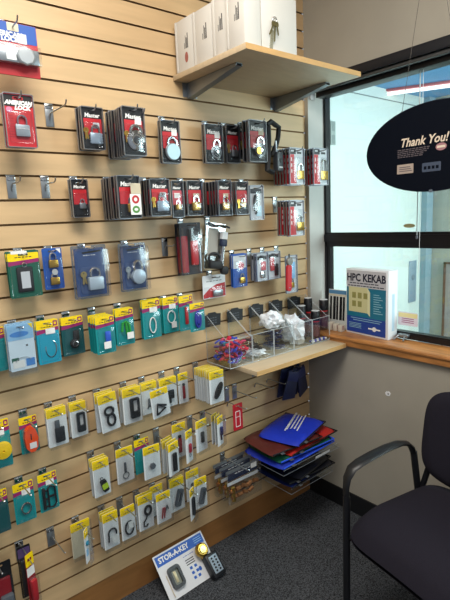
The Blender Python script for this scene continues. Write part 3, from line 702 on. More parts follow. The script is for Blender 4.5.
# design, variant, x, y front, z top, width, height, count, spacing, groove, yaw, roll, label, category
PACKS = [
    ('american_wide', 'hasp', -1.372, -0.13, 2.071, 0.133, 0.143, 1, 0.02, 1, 0, 0, 'large blue and red carded hasp lock at the top left corner', 'hasp lock pack'),
    ('american', 'steel', -1.378, -0.11, 1.878, 0.082, 0.148, 3, 0.014, 4, 0, 0, 'red carded padlock with bold white maker name, front of its hook at far left', 'padlock pack'),
    ('master', 'laminated', -1.137, -0.08, 1.872, 0.074, 0.132, 3, 0.018, 4, 0, 0, 'black carded laminated padlock with keys, second pack of the upper padlock row', 'padlock pack'),
    ('master', 'disc', -1.025, -0.15, 1.87, 0.081, 0.153, 7, 0.018, 4, 0, 0, 'black carded big round shiny disc padlock at the front of a deep stack, upper row', 'padlock pack'),
    ('master', 'round', -0.821, -0.06, 1.861, 0.08, 0.151, 2, 0.016, 4, 0, 0, 'black and red carded padlock with a pale round sticker, below the shelf bracket', 'padlock pack'),
    ('master', 'dial', -0.615, -0.06, 1.864, 0.087, 0.146, 2, 0.016, 4, 0, 0, 'black and red carded dial padlock just right of the pale round sticker pack, upper row', 'padlock pack'),
    ('master', 'plain', -0.515, -0.06, 1.868, 0.07, 0.147, 3, 0.014, 4, 0, 0, 'narrow red and black carded padlock right of the small dial pack, upper row', 'padlock pack'),
    ('master', 'plain', -0.442, -0.05, 1.886, 0.057, 0.147, 1, 0.014, 4, 0, 0, 'dark red narrow card half hidden behind the largest dial pack of the upper row', 'padlock pack'),
    ('master', 'dialyellow', -0.449, -0.14, 1.88, 0.095, 0.161, 3, 0.018, 4, 0, 0, 'large black and red carded dial padlock with a yellow cap, upper row', 'padlock pack'),
    ('redpack', 'brass', -0.215, -0.14, 1.784, 0.091, 0.154, 6, 0.019, 5, 0, 0, 'red and white carded brass padlock, front of the stack left of the window jamb', 'padlock pack'),
    ('redpack', 'long', -0.052, -0.14, 1.791, 0.1, 0.162, 4, 0.019, 5, 0, 0, 'red and white carded long-shackle padlock hanging in front of the window jamb', 'padlock pack'),
    ('master', 'small', -1.191, -0.05, 1.643, 0.056, 0.122, 2, 0.014, 7, 0, 0, 'single narrow black and red carded small padlock, leftmost of the second row', 'padlock pack'),
    ('master', 'sticker', -1.067, -0.16, 1.647, 0.081, 0.137, 7, 0.019, 7, 0, 0, 'black carded padlock with red and green ringed white sticker, second padlock row', 'padlock pack'),
    ('master', 'laminated', -0.921, -0.12, 1.642, 0.079, 0.127, 4, 0.019, 7, 0, 0, 'black carded bluish laminated padlock right of the ringed white sticker pack', 'padlock pack'),
    ('master', 'pink', -0.833, -0.1, 1.639, 0.049, 0.132, 1, 0.019, 7, 0, 0, 'narrow pink and black carded brass padlock in the second padlock row', 'padlock pack'),
    ('master', 'brass', -0.752, -0.1, 1.64, 0.071, 0.128, 3, 0.018, 7, 0, 0, 'black carded brass padlock with a beige sticker right of the narrow pink pack', 'padlock pack'),
    ('master', 'brass', -0.645, -0.15, 1.637, 0.065, 0.13, 6, 0.018, 7, 0, 0, 'black carded brass padlock fronting the deep stack right of centre, second padlock row', 'padlock pack'),
    ('master', 'keys', -0.528, -0.12, 1.637, 0.065, 0.129, 3, 0.018, 7, 0, 0, 'black carded brass padlock with keys, last black card of the second row', 'padlock pack'),
    ('pale', 'black', -0.429, -0.1, 1.625, 0.076, 0.142, 1, 0.019, 7, 0, 0, 'pale card with black cable and cyan sticker at the right end, second row', 'cable lock pack'),
    ('redpack', 'brass', -0.222, -0.14, 1.558, 0.092, 0.155, 5, 0.018, 8, 0, 0, 'red and white carded brass padlock on the hook just below the two red stacks', 'padlock pack'),
    ('tag', '', -1.399, -0.06, 1.422, 0.097, 0.146, 2, 0.016, 10, 0, 0, 'green carded black key tag with yellow header at the left edge', 'key tag pack'),
    ('bluecard', 'double', -1.301, -0.04, 1.424, 0.065, 0.136, 1, 0.016, 10, 0, 0, 'blue card holding two brass padlocks beside the green key tag card', 'padlock pack'),
    ('clam', 'square', -1.185, -0.08, 1.426, 0.126, 0.181, 1, 0.016, 10, 0, 0, 'blue clear clamshell with a square silver padlock', 'padlock clamshell'),
    ('clam', 'roundbody', -1.02, -0.08, 1.422, 0.112, 0.174, 1, 0.016, 10, 0, 0, 'blue clear clamshell with a round-bodied silver padlock', 'padlock clamshell'),
    ('tool', '', -0.763, -0.08, 1.484, 0.1, 0.204, 2, 0.03, 9, 0, 0, 'tall clear pack of a red handled tool with black jaw', 'tool pack'),
    ('cuff', '', -0.626, -0.08, 1.477, 0.104, 0.188, 1, 0.03, 9, 0, 8, 'tilted grey clear pack with black shackle lock and chrome pin', 'coupler lock pack'),
    ('smallred', '', -0.631, -0.04, 1.262, 0.122, 0.098, 1, 0.03, 12, 0, 0, 'small square white and red card with a steel latch', 'latch pack'),
    ('bluecard', 'small', -0.501, -0.06, 1.34, 0.083, 0.144, 2, 0.015, 11, 0, 0, 'small blue card with white header right of the red and white square card', 'lock pack'),
    ('pale', 'red', -0.397, -0.09, 1.334, 0.067, 0.12, 3, 0.018, 11, 0, 0, 'small pale card with pink cylinder and chrome core, right of the blue card', 'lock pack'),
    ('pale', 'redblack', -0.315, -0.08, 1.336, 0.076, 0.123, 2, 0.018, 11, 0, 0, 'small pale card with red and black items under the red padlock stack', 'lock pack'),
    ('pale', 'brass', -0.222, -0.1, 1.311, 0.074, 0.173, 1, 0.018, 11, 0, 0, 'pale card with light blue case and brass padlock near the window jamb', 'padlock pack'),
    ('teal', 'blank', -1.507, -0.06, 1.196, 0.05, 0.14, 1, 0.016, 13, 0, 0, 'teal card cut by the left edge of the picture beside the blue white bag', 'key accessory pack'),
    ('bluewhite', '', -1.443, -0.09, 1.201, 0.079, 0.148, 3, 0.013, 13, 0, 0, 'blue and white card in a clear bag near the left edge', 'key accessory pack'),
    ('teal', 'necklace', -1.352, -0.07, 1.194, 0.073, 0.145, 2, 0.016, 13, 0, 0, 'bright teal card with a silver necklace chain', 'key chain pack'),
    ('darkteal', 'lanyard', -1.265, -0.06, 1.19, 0.077, 0.133, 2, 0.016, 13, 0, 0, 'dark teal card with a black reel lanyard', 'lanyard pack'),
    ('teal', 'blue', -1.17, -0.11, 1.182, 0.071, 0.131, 4, 0.018, 13, 0, 0, 'teal card with a blue coil and white sticker, front of a stack', 'key coil pack'),
    ('teal', 'green', -1.069, -0.06, 1.187, 0.073, 0.135, 2, 0.016, 13, 0, 0, 'teal card with a bright green clip', 'key clip pack'),
    ('teal', 'oval', -0.955, -0.06, 1.203, 0.08, 0.148, 2, 0.016, 13, 0, 0, 'teal card with a tall white oval loop', 'key ring pack'),
    ('teal', 'ring', -0.868, -0.06, 1.201, 0.071, 0.14, 2, 0.016, 13, 0, 0, 'teal card with a round white loop and price sticker', 'key ring pack'),
    ('teal', 'redstick', -0.789, -0.05, 1.197, 0.068, 0.144, 1, 0.016, 13, 0, 0, 'teal card with a red strap, behind the blue oval coil card', 'strap pack'),
    ('teal', 'blueoval', -0.792, -0.13, 1.175, 0.071, 0.112, 1, 0.016, 13, 0, 0, 'teal card with a deep blue oval coil at the end of the teal row', 'key coil pack'),
    ('teal', 'yellowfoam', -1.539, -0.08, 0.91, 0.064, 0.157, 1, 0.016, 17, 0, 0, 'teal card with a large yellow foam float at the left edge', 'foam float pack'),
    ('teal', 'float', -1.442, -0.05, 0.884, 0.058, 0.126, 1, 0.016, 17, 0, 0, 'teal card with an orange foam float', 'foam float pack'),
    ('yellow', 'blackkeys', -1.358, -0.08, 0.899, 0.067, 0.135, 2, 0.012, 17, 0, 0, 'yellow-topped white card with a black car key remote', 'key remote pack'),
    ('yellow', 'case', -1.272, -0.05, 0.885, 0.06, 0.127, 2, 0.012, 17, 0, 0, 'yellow-topped card with a black rectangular case beside the car key remote', 'key case pack'),
    ('yellow', 'carabiner', -1.18, -0.09, 0.901, 0.071, 0.143, 3, 0.015, 17, 0, -4, 'yellow-topped card with a black double-ring carabiner, tilted, front of its stack', 'carabiner pack'),
    ('yellow', 'case', -1.071, -0.07, 0.889, 0.077, 0.138, 3, 0.014, 17, 0, 0, 'yellow-topped card with a black rectangular case right of the double-ring carabiner', 'key case pack'),
    ('yellow', 'clip', -0.991, -0.06, 0.887, 0.069, 0.126, 2, 0.012, 17, 0, 0, 'yellow-topped card with a small grey clip partly behind a tilted card', 'key clip pack'),
    ('yellow', 'keys', -0.99, -0.13, 0.877, 0.077, 0.111, 1, 0.012, 17, 0, -5, 'yellow-topped tilted card with dark crossed keys hanging forward', 'key pack'),
    ('yellow', 'blackpad', -0.899, -0.05, 0.879, 0.083, 0.122, 2, 0.012, 17, 0, 0, 'yellow-topped card with a black square fob', 'key fob pack'),
    ('yellow', 'redstick', -0.826, -0.05, 0.882, 0.048, 0.129, 1, 0.012, 17, 0, 0, 'narrow yellow-topped card with a dark red tube in the upper yellow-topped row', 'torch pack'),
    ('yellow', 'blackoval', -0.73, -0.15, 0.89, 0.074, 0.136, 8, 0.014, 17, 0, 0, 'yellow-topped card with a black oval clip, front of the deepest stack below the bins', 'key clip pack'),
    ('redtag', '', -0.565, -0.08, 0.682, 0.055, 0.123, 1, 0.012, 19, 0, 0, 'small red tag card with white outline hanging above the clear bags', 'red tag card'),
    ('darkteal', 'blank', -1.56, -0.07, 0.679, 0.048, 0.147, 1, 0.012, 20, 0, 0, 'dark teal card cut by the left edge below the yellow foam float', 'key accessory pack'),
    ('teal', 'chain', -1.482, -0.05, 0.666, 0.066, 0.142, 1, 0.012, 20, 0, 0, 'teal card with a silver split ring', 'split ring pack'),
    ('teal', 'straps', -1.402, -0.05, 0.668, 0.065, 0.138, 1, 0.012, 20, 0, 0, 'teal card with black straps shaped like a letter H', 'strap pack'),
    ('yellow', 'greentube', -1.225, -0.09, 0.666, 0.063, 0.14, 3, 0.016, 20, 0, 0, 'yellow-topped card with a black and lime tube, front of its stack', 'key tube pack'),
    ('yellow', 'keyring', -1.116, -0.06, 0.662, 0.071, 0.139, 1, 0.012, 20, 0, 0, 'yellow-topped card with a grey bar and key ring', 'key ring pack'),
    ('teal', 'blank', -1.031, -0.04, 0.662, 0.065, 0.143, 1, 0.012, 20, 0, 0, 'plain teal card with yellow top half hidden behind a white card with a nut', 'key accessory pack'),
    ('yellow', 'nut', -1.039, -0.13, 0.668, 0.071, 0.13, 1, 0.012, 20, 0, 0, 'yellow-topped pale card with a small steel nut', 'key accessory pack'),
    ('yellow', 'tallblack', -0.943, -0.13, 0.647, 0.059, 0.134, 4, 0.018, 20, 14, 0, 'narrow yellow-topped card with a tall black flashlight, turned slightly', 'flashlight pack'),
    ('yellow', 'redstick', -0.855, -0.04, 0.67, 0.068, 0.151, 1, 0.018, 20, 0, 0, 'yellow-topped card with a red tube half hidden behind a turned red torch card', 'torch pack'),
    ('yellow', 'redsmall', -0.861, -0.12, 0.668, 0.048, 0.137, 1, 0.018, 20, 22, 0, 'turned narrow yellow-topped card with a small red torch', 'torch pack'),
    ('yellow', 'blackpen', -0.776, -0.09, 0.676, 0.066, 0.138, 1, 0.018, 20, 10, 0, 'yellow-topped card with a small black torch right of the red torch card', 'torch pack'),
    ('yellow', 'penlight', -0.707, -0.13, 0.682, 0.047, 0.129, 3, 0.018, 20, 22, 0, 'turned yellow-topped card with a navy penlight, last of the middle row', 'penlight pack'),
    ('yellow', 'blank', -1.307, -0.05, 0.442, 0.072, 0.137, 1, 0.018, 23, 0, 0, 'beige card with yellow top, leftmost card of the lowest row', 'key accessory pack'),
    ('yellow', 'bluebit', -1.319, -0.13, 0.457, 0.029, 0.128, 1, 0.018, 23, 42, 0, 'sharply turned blue and white card hanging in front of the beige card', 'key accessory pack'),
    ('yellow', 'hookring', -1.204, -0.08, 0.445, 0.061, 0.144, 3, 0.014, 23, 0, 0, 'yellow-topped card with a black cable hook and white sticker, front of its stack', 'cable ring pack'),
    ('yellow', 'stickerring', -1.128, -0.07, 0.43, 0.061, 0.135, 1, 0.018, 23, 0, 0, 'yellow-topped card with a black cable circle and white sticker', 'cable ring pack'),
    ('yellow', 'snaphook', -1.055, -0.08, 0.451, 0.066, 0.146, 2, 0.016, 23, 0, 0, 'yellow-topped card with a black snap hook', 'snap hook pack'),
    ('yellow', 'tinykeys', -0.981, -0.04, 0.445, 0.059, 0.133, 1, 0.018, 23, 0, 0, 'yellow-topped card with small grey keys behind the red clip card', 'key pack'),
    ('yellow', 'redclip', -0.986, -0.1, 0.441, 0.067, 0.126, 1, 0.018, 23, 0, 0, 'yellow-topped card with a dull red clip', 'key clip pack'),
    ('yellow', 'greycase', -0.896, -0.06, 0.449, 0.069, 0.144, 2, 0.012, 23, 0, 0, 'yellow-topped card with a grey case right of the red clip card', 'key case pack'),
    ('yellow', 'greycase', -0.804, -0.1, 0.431, 0.063, 0.137, 1, 0.012, 23, 0, 0, 'yellow-topped card with a grey case at the right end of the lowest row', 'key case pack'),
    ('yellow', 'tinykeys', -0.809, -0.05, 0.449, 0.066, 0.139, 1, 0.012, 23, 0, 0, 'yellow-topped card with small keys at the back of the last hook of the lowest row', 'key pack'),
    ('yellow', 'case', -0.897, -0.17, 0.451, 0.038, 0.134, 1, 0.012, 23, 30, 0, 'sharply turned white card with a black case hanging in front of the lowest row', 'key case pack'),
    ('clearbag', '', -0.608, -0.15, 0.43, 0.186, 0.147, 3, 0.045, 23, 0, 0, 'clear bag of copper and brass fittings with navy header, front of three', 'fittings bag'),
    ('bottomred', '', -1.506, -0.12, 0.453, 0.033, 0.221, 1, 0.03, 23, 25, 0, 'red carded item with yellow header at the bottom left corner', 'tool pack'),
    ('bottomdark', '', -1.593, -0.1, 0.449, 0.072, 0.217, 1, 0.03, 23, 0, 0, 'black and red carded gauge cut by the bottom left corner', 'gauge pack'),
    ('bottomdark', 'purple', -1.505, -0.06, 0.445, 0.043, 0.189, 1, 0.03, 23, 0, 0, 'dark purple-topped pack with black grip at the bottom left', 'grip pack'),
]
# ---------------------------------------------------------------- hang every pack
hooks = []
for (des, var, x, y, z, wd_, ht, n, sp, g, yaw, roll, lab, cat) in PACKS:
    for hk in hooks:
        if hk['g'] == g and abs(hk['x']-x) < .03:
            hk['len'] = max(hk['len'], -y+.034); hk['z'] = min(hk['z'], z-.011); hk['xs'].append(x); break
    else:
        hooks.append(dict(g=g, x=x, len=-y+.034, z=z-.011, lab=lab, xs=[x], n=n))
for (des, var, x, y, z, wd_, ht, n, sp, g, yaw, roll, lab, cat) in PACKS:
    hx = [h for h in hooks if h['g'] == g and abs(h['x']-x) < .03][0]
    bd = .012 if n == 1 else min(.013, sp-.003)
    if des == 'clearbag': bd = .02
    thick = {'clam': .036, 'tool': .024, 'cuff': .030, 'bottomred': .02, 'bottomdark': .024, 'american_wide': .034}.get(des, bd)
    y0 = min(-.006, y+thick*.6)
    rz = math.radians(yaw)
    rng = random.Random(int(x*1000)+g)
    first_back = None
    grp = None if n == 1 else 'stack behind the ' + lab.split(',')[0]
    for k in range(n):
        front = k == 0
        yk = y0+k*sp
        if yk > -.005: break
        nm = re_name = cat.replace(' ', '_')
        if front or (first_back is None):
            o = empty(nm, (x, yk, z), (0, math.radians(roll), rz+rng.uniform(-.02, .02)), lab, cat)
            DES[des](o, var, wd_, ht, bd, front)
            if not front:
                first_back = o
        else:
            o = copy_tree(first_back); o.location = (x, yk, z)
        if not front:
            o['label'] = 'pack hanging behind the ' + ' '.join(lab.split(',')[0].split()[:12]); o['group'] = grp
            o.rotation_euler = (0, math.radians(rng.uniform(-1.2, 1.2)), rz+rng.uniform(-.03, .03))
            o.location.x += rng.uniform(-.003, .003); o.location.z += rng.uniform(-.002, .002)
for h in hooks:
    if h['g'] >= 17: h['len'] = max(h['len'], .135)
    hook(h['x'], h['g'], h['z'], h['len'], 'steel hook holding the ' + ' '.join(h['lab'].split(',')[0].split()[:12]), tip=.014 if h['g'] < 8 else .006)
for x, g, ln, zo, lab in [(-1.25, 4, .15, .030, 'empty steel hook between the red padlock stack and the laminated padlock cards'),
                      (-.985, 4, .16, .030, 'empty steel hook between the disc padlock stack and the round sticker card'),
                      (-1.394, 7, .10, .026, 'leftmost empty steel hook level with the second padlock row'),
                      (-1.288, 7, .10, .026, 'empty steel hook just left of the small padlock card'),
                      (-.843, 10, .07, .030, 'empty short hook right of the round-bodied padlock clamshell'),
                      (-1.399, 23, .14, .026, 'empty steel hook left of the beige card, lowest row'),
                      (-.518, 19, .15, .030, 'empty steel hook above and right of the red tag card'),
                      (-.393, 18, .13, .100, 'empty hook under the front corner of the lower shelf'),
                      (-.313, 18, .13, .100, 'empty dark hook left of the navy pouches')]:
    hook(x, g, gz(g)-zo, ln, lab, tip=.014 if g < 8 else .006)
# ---------------------------------------------------------------- shelves
SH = mat('maple_shelf_laminate', '#beaa8c', .4, noise=.05, scale=5, stretch=(2, 9, 2))
SHE = mat('maple_shelf_edge', '#c89f68', .45, noise=.06, scale=6, stretch=(2, 9, 9))
def shelf(name, x0, x1, y1, z0, z1, lab):
    o = empty(name, ((x0+x1)/2, 0, z0), (0, 0, 0), lab, 'shelf'); c = (x0+x1)/2
    box('board', o, x0-c, x1-c, y1+.002, -.001, 0, z1-z0, SH, .001); box('edge_band', o, x0-c, x1-c, y1, y1+.002, .0005, z1-z0-.0005, SHE)
    return o
s1 = shelf('upper_shelf', -.755, -.145, -.420, 2.022, 2.041, 'upper pale maple shelf carrying white boxes')
s2 = shelf('lower_shelf', -.612, -.0315, -.262, .862, .882, 'lower pale maple shelf carrying clear acrylic bins')
BRK = mat('galvanised_bracket', '#8e959b', .35, .7)
def bracket(x, ztop, L, hgt, g, lab, m=BRK):
    o = empty('shelf_bracket', (x, 0, ztop), (0, 0, 0), lab, 'bracket', 'shelf brackets')
    bm = bmesh.new(); bx(bm, -.034, .034, -.003, -.0006, -hgt, -.001, .0008); bx(bm, -.034, .034, -.0008, .006, gz(g)-ztop-.003, gz(g)-ztop-.001); fin('wall_plate', bm, m, o, smooth=True)
    bm = bmesh.new()
    for sx in (-.013, .013):
        vs = [bm.verts.new(q) for q in [(sx-.001, -.003, -.001), (sx-.001, -L, -.001), (sx-.001, -L, -.010), (sx-.001, -.003, -.058)]]
        ws = [bm.verts.new((v.co.x+.002, v.co.y, v.co.z)) for v in vs]
        bm.faces.new(vs); bm.faces.new(ws)
        for i in range(4): bm.faces.new((vs[i], vs[(i+1) % 4], ws[(i+1) % 4], ws[i]))
    vs = [bm.verts.new(q) for q in [(-.014, -.003, -.058), (.014, -.003, -.058), (.014, -L, -.010), (-.014, -L, -.010)]]; bm.faces.new(vs)
    bx(bm, -.014, .014, -L, -.003, -.0022, -.0006)
    fin('arm', bm, m, o); return o
bracket(-.68, 2.022, .30, .052, 2, 'left galvanised bracket under the upper shelf')
bracket(-.20, 2.022, .30, .052, 2, 'right galvanised bracket under the upper shelf')
DBR = mat('black_bracket', '#26282c', .4, .4)
bracket(-.42, .862, .20, .07, 17, 'left black bracket under the lower shelf', DBR)
bracket(-.11, .862, .20, .07, 17, 'right black bracket under the lower shelf', DBR)
# ---------------------------------------------------------------- white boxes on the upper shelf
BOXW = mat('white_cardboard', '#cecbc4', .6, noise=.02, scale=10)
def carton(x0, x1, y0, y1, h, lab, spine=True, notch=False):
    o = empty('cardboard_box', ((x0+x1)/2, (y0+y1)/2, 2.0415), (0, 0, 0), lab, 'box', 'white boxes on the upper shelf')
    a, b = (x1-x0)/2, (y1-y0)/2
    box('carton', o, -a, a, -b, b, 0, h, BOXW, .002)
    box('lid_flap', o, -a-.0012, a+.0012, b-.010, b+.0008, .004, h+.0008, BOXW, .001)
    if spine:
        bm = bmesh.new(); rr = random.Random(int(y0*999))
        for k in range(4):
            yy = -b*.45+k*.007; l = (.05, .036, .044, .02)[k]
            bx(bm, -a-.0006, -a, yy, yy+.004 if k < 2 else yy+.002, h*.42, h*.42+l)
        fin('print_marks', bm, DARK, o)
    if notch: box('brown_notch', o, -a*.55, a*.35, -b-.0008, -b, h-.008, h-.001, mat('kraft_brown', '#8a5c34', .7))
    return o
b1 = carton(-.747, -.60, -.128, -.020, .180, 'white box against the slatted wall with red stamp, farthest left on the shelf')
slab('red_stamp', b1, ellipse(.010, .018), -.0006, 0, mat('faded_red_stamp', '#9c5a50', .6)).rotation_euler = (0, 0, -math.pi/2)
for ch in b1.children:
    if ch.name.startswith('red_stamp'): ch.location = (-.0738, -.012, .045)
carton(-.747, -.60, -.240, -.134, .178, 'second white box out from the slatted wall on the upper shelf')
carton(-.747, -.60, -.318, -.246, .180, 'third white box out from the wall, narrow spine with black print')
carton(-.752, -.680, -.412, -.324, .186, 'front narrow white box with a brown notch at its top edge', True, True)
kb = carton(-.676, -.508, -.412, -.324, .178, 'large white box with a bunch of keys taped to its front', False)
kh = empty('key_bunch', (-.620, -.4125, 2.122), (0, .15, 0), 'bunch of old keys taped to the front of the large white box', 'keys')
tubes('key_ring', kh, [loop_of(lambda a: (.010*math.cos(a), -.003, .012+.010*math.sin(a)))], .0014, CHROME, 6, True)
for i, (a, l) in enumerate([(.35, .05), (-.05, .062), (-.35, .04)]):
    bm = bmesh.new(); M = Matrix.Translation((-.004+.004*i, -.0045-.0015*i, .004)) @ Matrix.Rotation(a, 4, 'Y')
    plate(bm, ellipse(.009, .009, 0, -.006, 12), -.0012, 0, (ellipse(.003, .003, 0, -.002, 6),), M); plate(bm, [(-.003, -.014), (.003, -.014), (.003, -l+.004), (0, -l), (-.003, -l+.002)], -.0012, 0, (), M)
    fin('key', bm, mat('old_brass_key', '#7d7450', .4, .7), kh)
slab('tape', kh, rrect(.016, .060, .002, -.004, -.050), -.0006, 0, clear('clear_tape', '#f0f0ea', .1, .2, .3))
# ---------------------------------------------------------------- acrylic bins on the lower shelf
BP = .1287; BX0 = -.668; BZ = .883
def bin_(i, lab):
    x0 = BX0+BP*i+.0008; x1 = BX0+BP*(i+1)-.0008; w_ = x1-x0
    o = empty('acrylic_bin', ((x0+x1)/2, 0, BZ), (0, 0, 0), lab, 'bin', 'clear acrylic bins on the lower shelf')
    a = w_/2; t = .003; yb, yf = -.004, -.160; hb, hf = .212, .120
    box('base', o, -a, a, yf, yb, 0, t, ACRYL); box('back_panel', o, -a, a, yb-t, yb, t, hb, ACRYL); box('front_panel', o, -a, a, yf, yf+t, t, hf, ACRYL)
    for s_ in (-1, 1):
        bm = bmesh.new(); xs = (s_*a, s_*(a-t))
        pr = [(yf+t, t), (yb-t, t), (yb-t, hb), (yf+t+.02, hf), (yf+t, hf)]
        A = [bm.verts.new((xs[0], y_, z_)) for y_, z_ in pr]; B = [bm.verts.new((xs[1], y_, z_)) for y_, z_ in pr]
        bm.faces.new(A); bm.faces.new(B)
        for j in range(5): bm.faces.new((A[j], A[(j+1) % 5], B[(j+1) % 5], B[j]))
        fin('side_panel', bm, ACRYL, o)
    bm = bmesh.new(); e = .0016
    for s_ in (-1, 1):
        X = s_*(a-.0015)
        tube(bm, [(X, yf+.001, .002), (X, yf+.001, hf)], e, 4); tube(bm, [(X, yf+.001, hf), (X, yf+.02, hf), (X, yb-.002, hb)], .0011, 4)
        tube(bm, [(X, yb-.002, .002), (X, yb-.002, hb)], .0011, 4); tube(bm, [(X, yf+.001, .0015), (X, yb, .0015)], e, 4)
    tube(bm, [(-a, yf+.001, hf), (a, yf+.001, hf)], .0011, 4); tube(bm, [(-a, yf+.001, .0015), (a, yf+.001, .0015)], e, 4)
    fin('polished_edges', bm, EDGE, o)
    return o
bl = ['leftmost clear bin, filled with red, blue and purple rubber key caps', 'second clear bin from the left, holding black rings on white paper', 'third clear bin, holding navy and black key rings', 'fourth clear bin, heaped with crumpled white plastic', 'rightmost clear bin, holding dark bottles and small blue white bits']
for i in range(5):
    bin_(i, bl[i])
    if i < 5:
        xc = BX0+BP*(i+.5)-.034+.0*i
        o = empty('label_plate', (xc-.005*i*.0, -.0145, BZ+.188), (0, 0, 0), 'black plate with worn silver lettering behind the ' + ['leftmost', 'second', 'third', 'fourth', 'rightmost'][i] + ' clear bin', 'plate', 'black plates behind the bins')
        bm = bmesh.new(); plate(bm, [(-.043, -.032), (.043, -.032), (.047, .018), (.024, .021), (.017, .028), (-.017, .028), (-.024, .021), (-.047, .016)], -.004, 0)
        fin('plate', bm, mat('worn_black_plate', '#14161a', .45, noise=.3, scale=60), o)
        bm = bmesh.new()
        for k in range(3):
            for q in range(4): bx(bm, -.026+q*.013, -.026+q*.013+.009, -.0045, -.004, -.020+k*.011, -.016+k*.011)
        fin('worn_lettering', bm, mat('worn_silver_lettering', '#4c525a', .4), o)
# contents: rubber key caps
caps = [mat('rubber_red', '#c22340', .45), mat('rubber_purple', '#5a3c9c', .45), mat('rubber_blue', '#2444b8', .45), mat('rubber_pink', '#d4406a', .45), mat('rubber_teal', '#1c6f8c', .45), mat('rubber_maroon', '#7c1f38', .45)]
cn = ['red', 'purple', 'blue', 'pink', 'teal', 'maroon']
rr = random.Random(11); proto = {}
for layer, (zz, nx, ny) in enumerate([(.016, 4, 4), (.040, 4, 4), (.064, 4, 4), (.086, 3, 4)]):
    for ix in range(nx):
        for iy in range(ny):
            ci = rr.choice([0, 0, 3, 2, 1, 5, 4]); xx = BX0+.0188+(ix+.5)*.088/nx+rr.uniform(-.004, .004); yy = -.148+(iy+.5)*.118/ny+rr.uniform(-.004, .004)
            if ci not in proto:
                bm = bmesh.new(); tube(bm, loop_of(lambda a: (.012*math.cos(a), 0, .0105*math.sin(a)), 12), .0038, 6, True); bx(bm, -.009, .009, -.004, .004, -.024, -.009, .002)
                o = fin('rubber_key_cap', bm, caps[ci], None, smooth=True); proto[ci] = o
            else:
                o = proto[ci].copy(); COL.objects.link(o)
            o.location = (xx, yy, BZ+zz+.006); o.rotation_euler = (rr.uniform(.6, 2.4), rr.uniform(-.8, .8), rr.uniform(0, 6.2))
            tag(o, cn[ci]+' rubber key cap heaped in the leftmost clear bin', 'key cap', cn[ci]+' rubber key caps in the leftmost bin')
# black and navy key rings in bins two and three
for b, cnt, ms, nm in ((1, 9, [mat('black_ring', '#1b1d22', .4)], 'black'), (2, 15, [mat('navy_ring', '#1e2650', .4)], 'navy')):
    p0 = None
    for k in range(cnt):
        if p0 is None:
            bm = bmesh.new(); tube(bm, loop_of(lambda a: (.019*math.cos(a), 0, .019*math.sin(a)), 16), .0026, 5, True); tube(bm, [(0, 0, -.019), (.004, .002, -.036)], .0045, 6)
            o = p0 = fin('key_ring', bm, ms[0], None, smooth=True)
        else: o = p0.copy(); COL.objects.link(o)
        o.location = (BX0+BP*b+rr.uniform(.042, .088), rr.uniform(-.118, -.045), BZ+.012+k*.0058+(.018 if b == 1 else 0)); o.rotation_euler = (math.pi/2+rr.uniform(-.16, .16), 0, rr.uniform(0, 6))
        tag(o, nm+' plastic key ring lying in the ' + ('second' if b == 1 else 'third') + ' clear bin', 'key ring', nm+' key rings in a clear bin')
def crumple(name, cx, cy, cz, sx, sy, sz, m, lab, cat, seed, f=14):
    bm = bmesh.new(); bmesh.ops.create_icosphere(bm, subdivisions=3, radius=1); r2 = random.Random(seed)
    from mathutils import noise
    for v in bm.verts:
        q = v.co*2.6+Vector((seed, 0, 0)); d = 1+.30*noise.noise(q)+.34*noise.noise(q*2.5)+.26*(noise.noise(q*6))
        v.co = Vector((v.co.x*sx*d, v.co.y*sy*d, v.co.z*sz*d))
    lo = min(v.co.z for v in bm.verts)
    for v in bm.verts:
        v.co.x = max(-.055, min(.055, v.co.x)); v.co.y = max(-.068, min(.068, v.co.y)); v.co.z -= lo
    o = fin(name, bm, m); o.location = (cx, cy, cz); return tag(o, lab, cat)
CRUM = mat('crinkled_white_plastic', '#dfe4ea', .25)
crumple('crumpled_bag', BX0+BP*3.5, -.085, BZ+.004, .056, .066, .070, CRUM, 'crumpled white plastic bag heaped in the fourth clear bin', 'plastic bag', 5)
crumple('crumpled_paper', BX0+BP*1.5, -.085, BZ+.004, .050, .060, .016, CRUM, 'crumpled white paper in the bottom of the second clear bin', 'paper', 9)
crumple('crumpled_bag', BX0+BP*2.5, -.080, BZ+.098, .050, .050, .038, CRUM, 'small wad of clear white plastic above the navy key rings', 'plastic bag', 15)
for k in range(14):
    m_ = (WHITE, mat('bit_blue', '#2a3fa8', .4))[k % 2]
    bm = bmesh.new(); bx(bm, -.009, .009, -.005, .005, -.004, .004, .0015)
    o = fin('plastic_clip', bm, m_, None, smooth=True); o.location = (BX0+BP*4+.020+.0155*(k % 7)-.001, -.146+.013*(k//7), BZ+.0085+.0*(k//7)); o.rotation_euler = (0, 0, rr.uniform(-.3, .3))
    tag(o, ('white', 'blue')[k % 2]+' small plastic clip at the front of the rightmost bin', 'clip', ('white', 'blue')[k % 2]+' clips in the rightmost bin')
def bottle(x, y, z0, h, lab, r=.022):
    o = empty('spray_bottle', (x, y, z0), (0, 0, 0), lab, 'bottle')
    turned('bottle_body', o, [(r*.9, .001), (r, .004), (r, h*.58), (r*.94, h*.62)], (0, 0, 0), mat('dark_brown_bottle', '#3a2c2c', .3), 'z', 18)
    turned('bottle_label', o, [(r+.0004, h*.12), (r+.0004, h*.52)], (0, 0, 0), mat('maroon_label', '#5c3a40', .5), 'z', 18)
    turned('red_collar', o, [(r*.97, h*.62), (r*.97, h*.66)], (0, 0, 0), RED, 'z', 18)
    turned('black_cap', o, [(r*1.04, h*.66), (r*1.04, h*.985), (r*.95, h)], (0, 0, 0), mat('black_cap', '#101217', .35), 'z', 18)
    turned('cap_rim', o, [(r*.98, h), (r*.9, h+.0015)], (0, 0, 0), GREYC, 'z', 18)
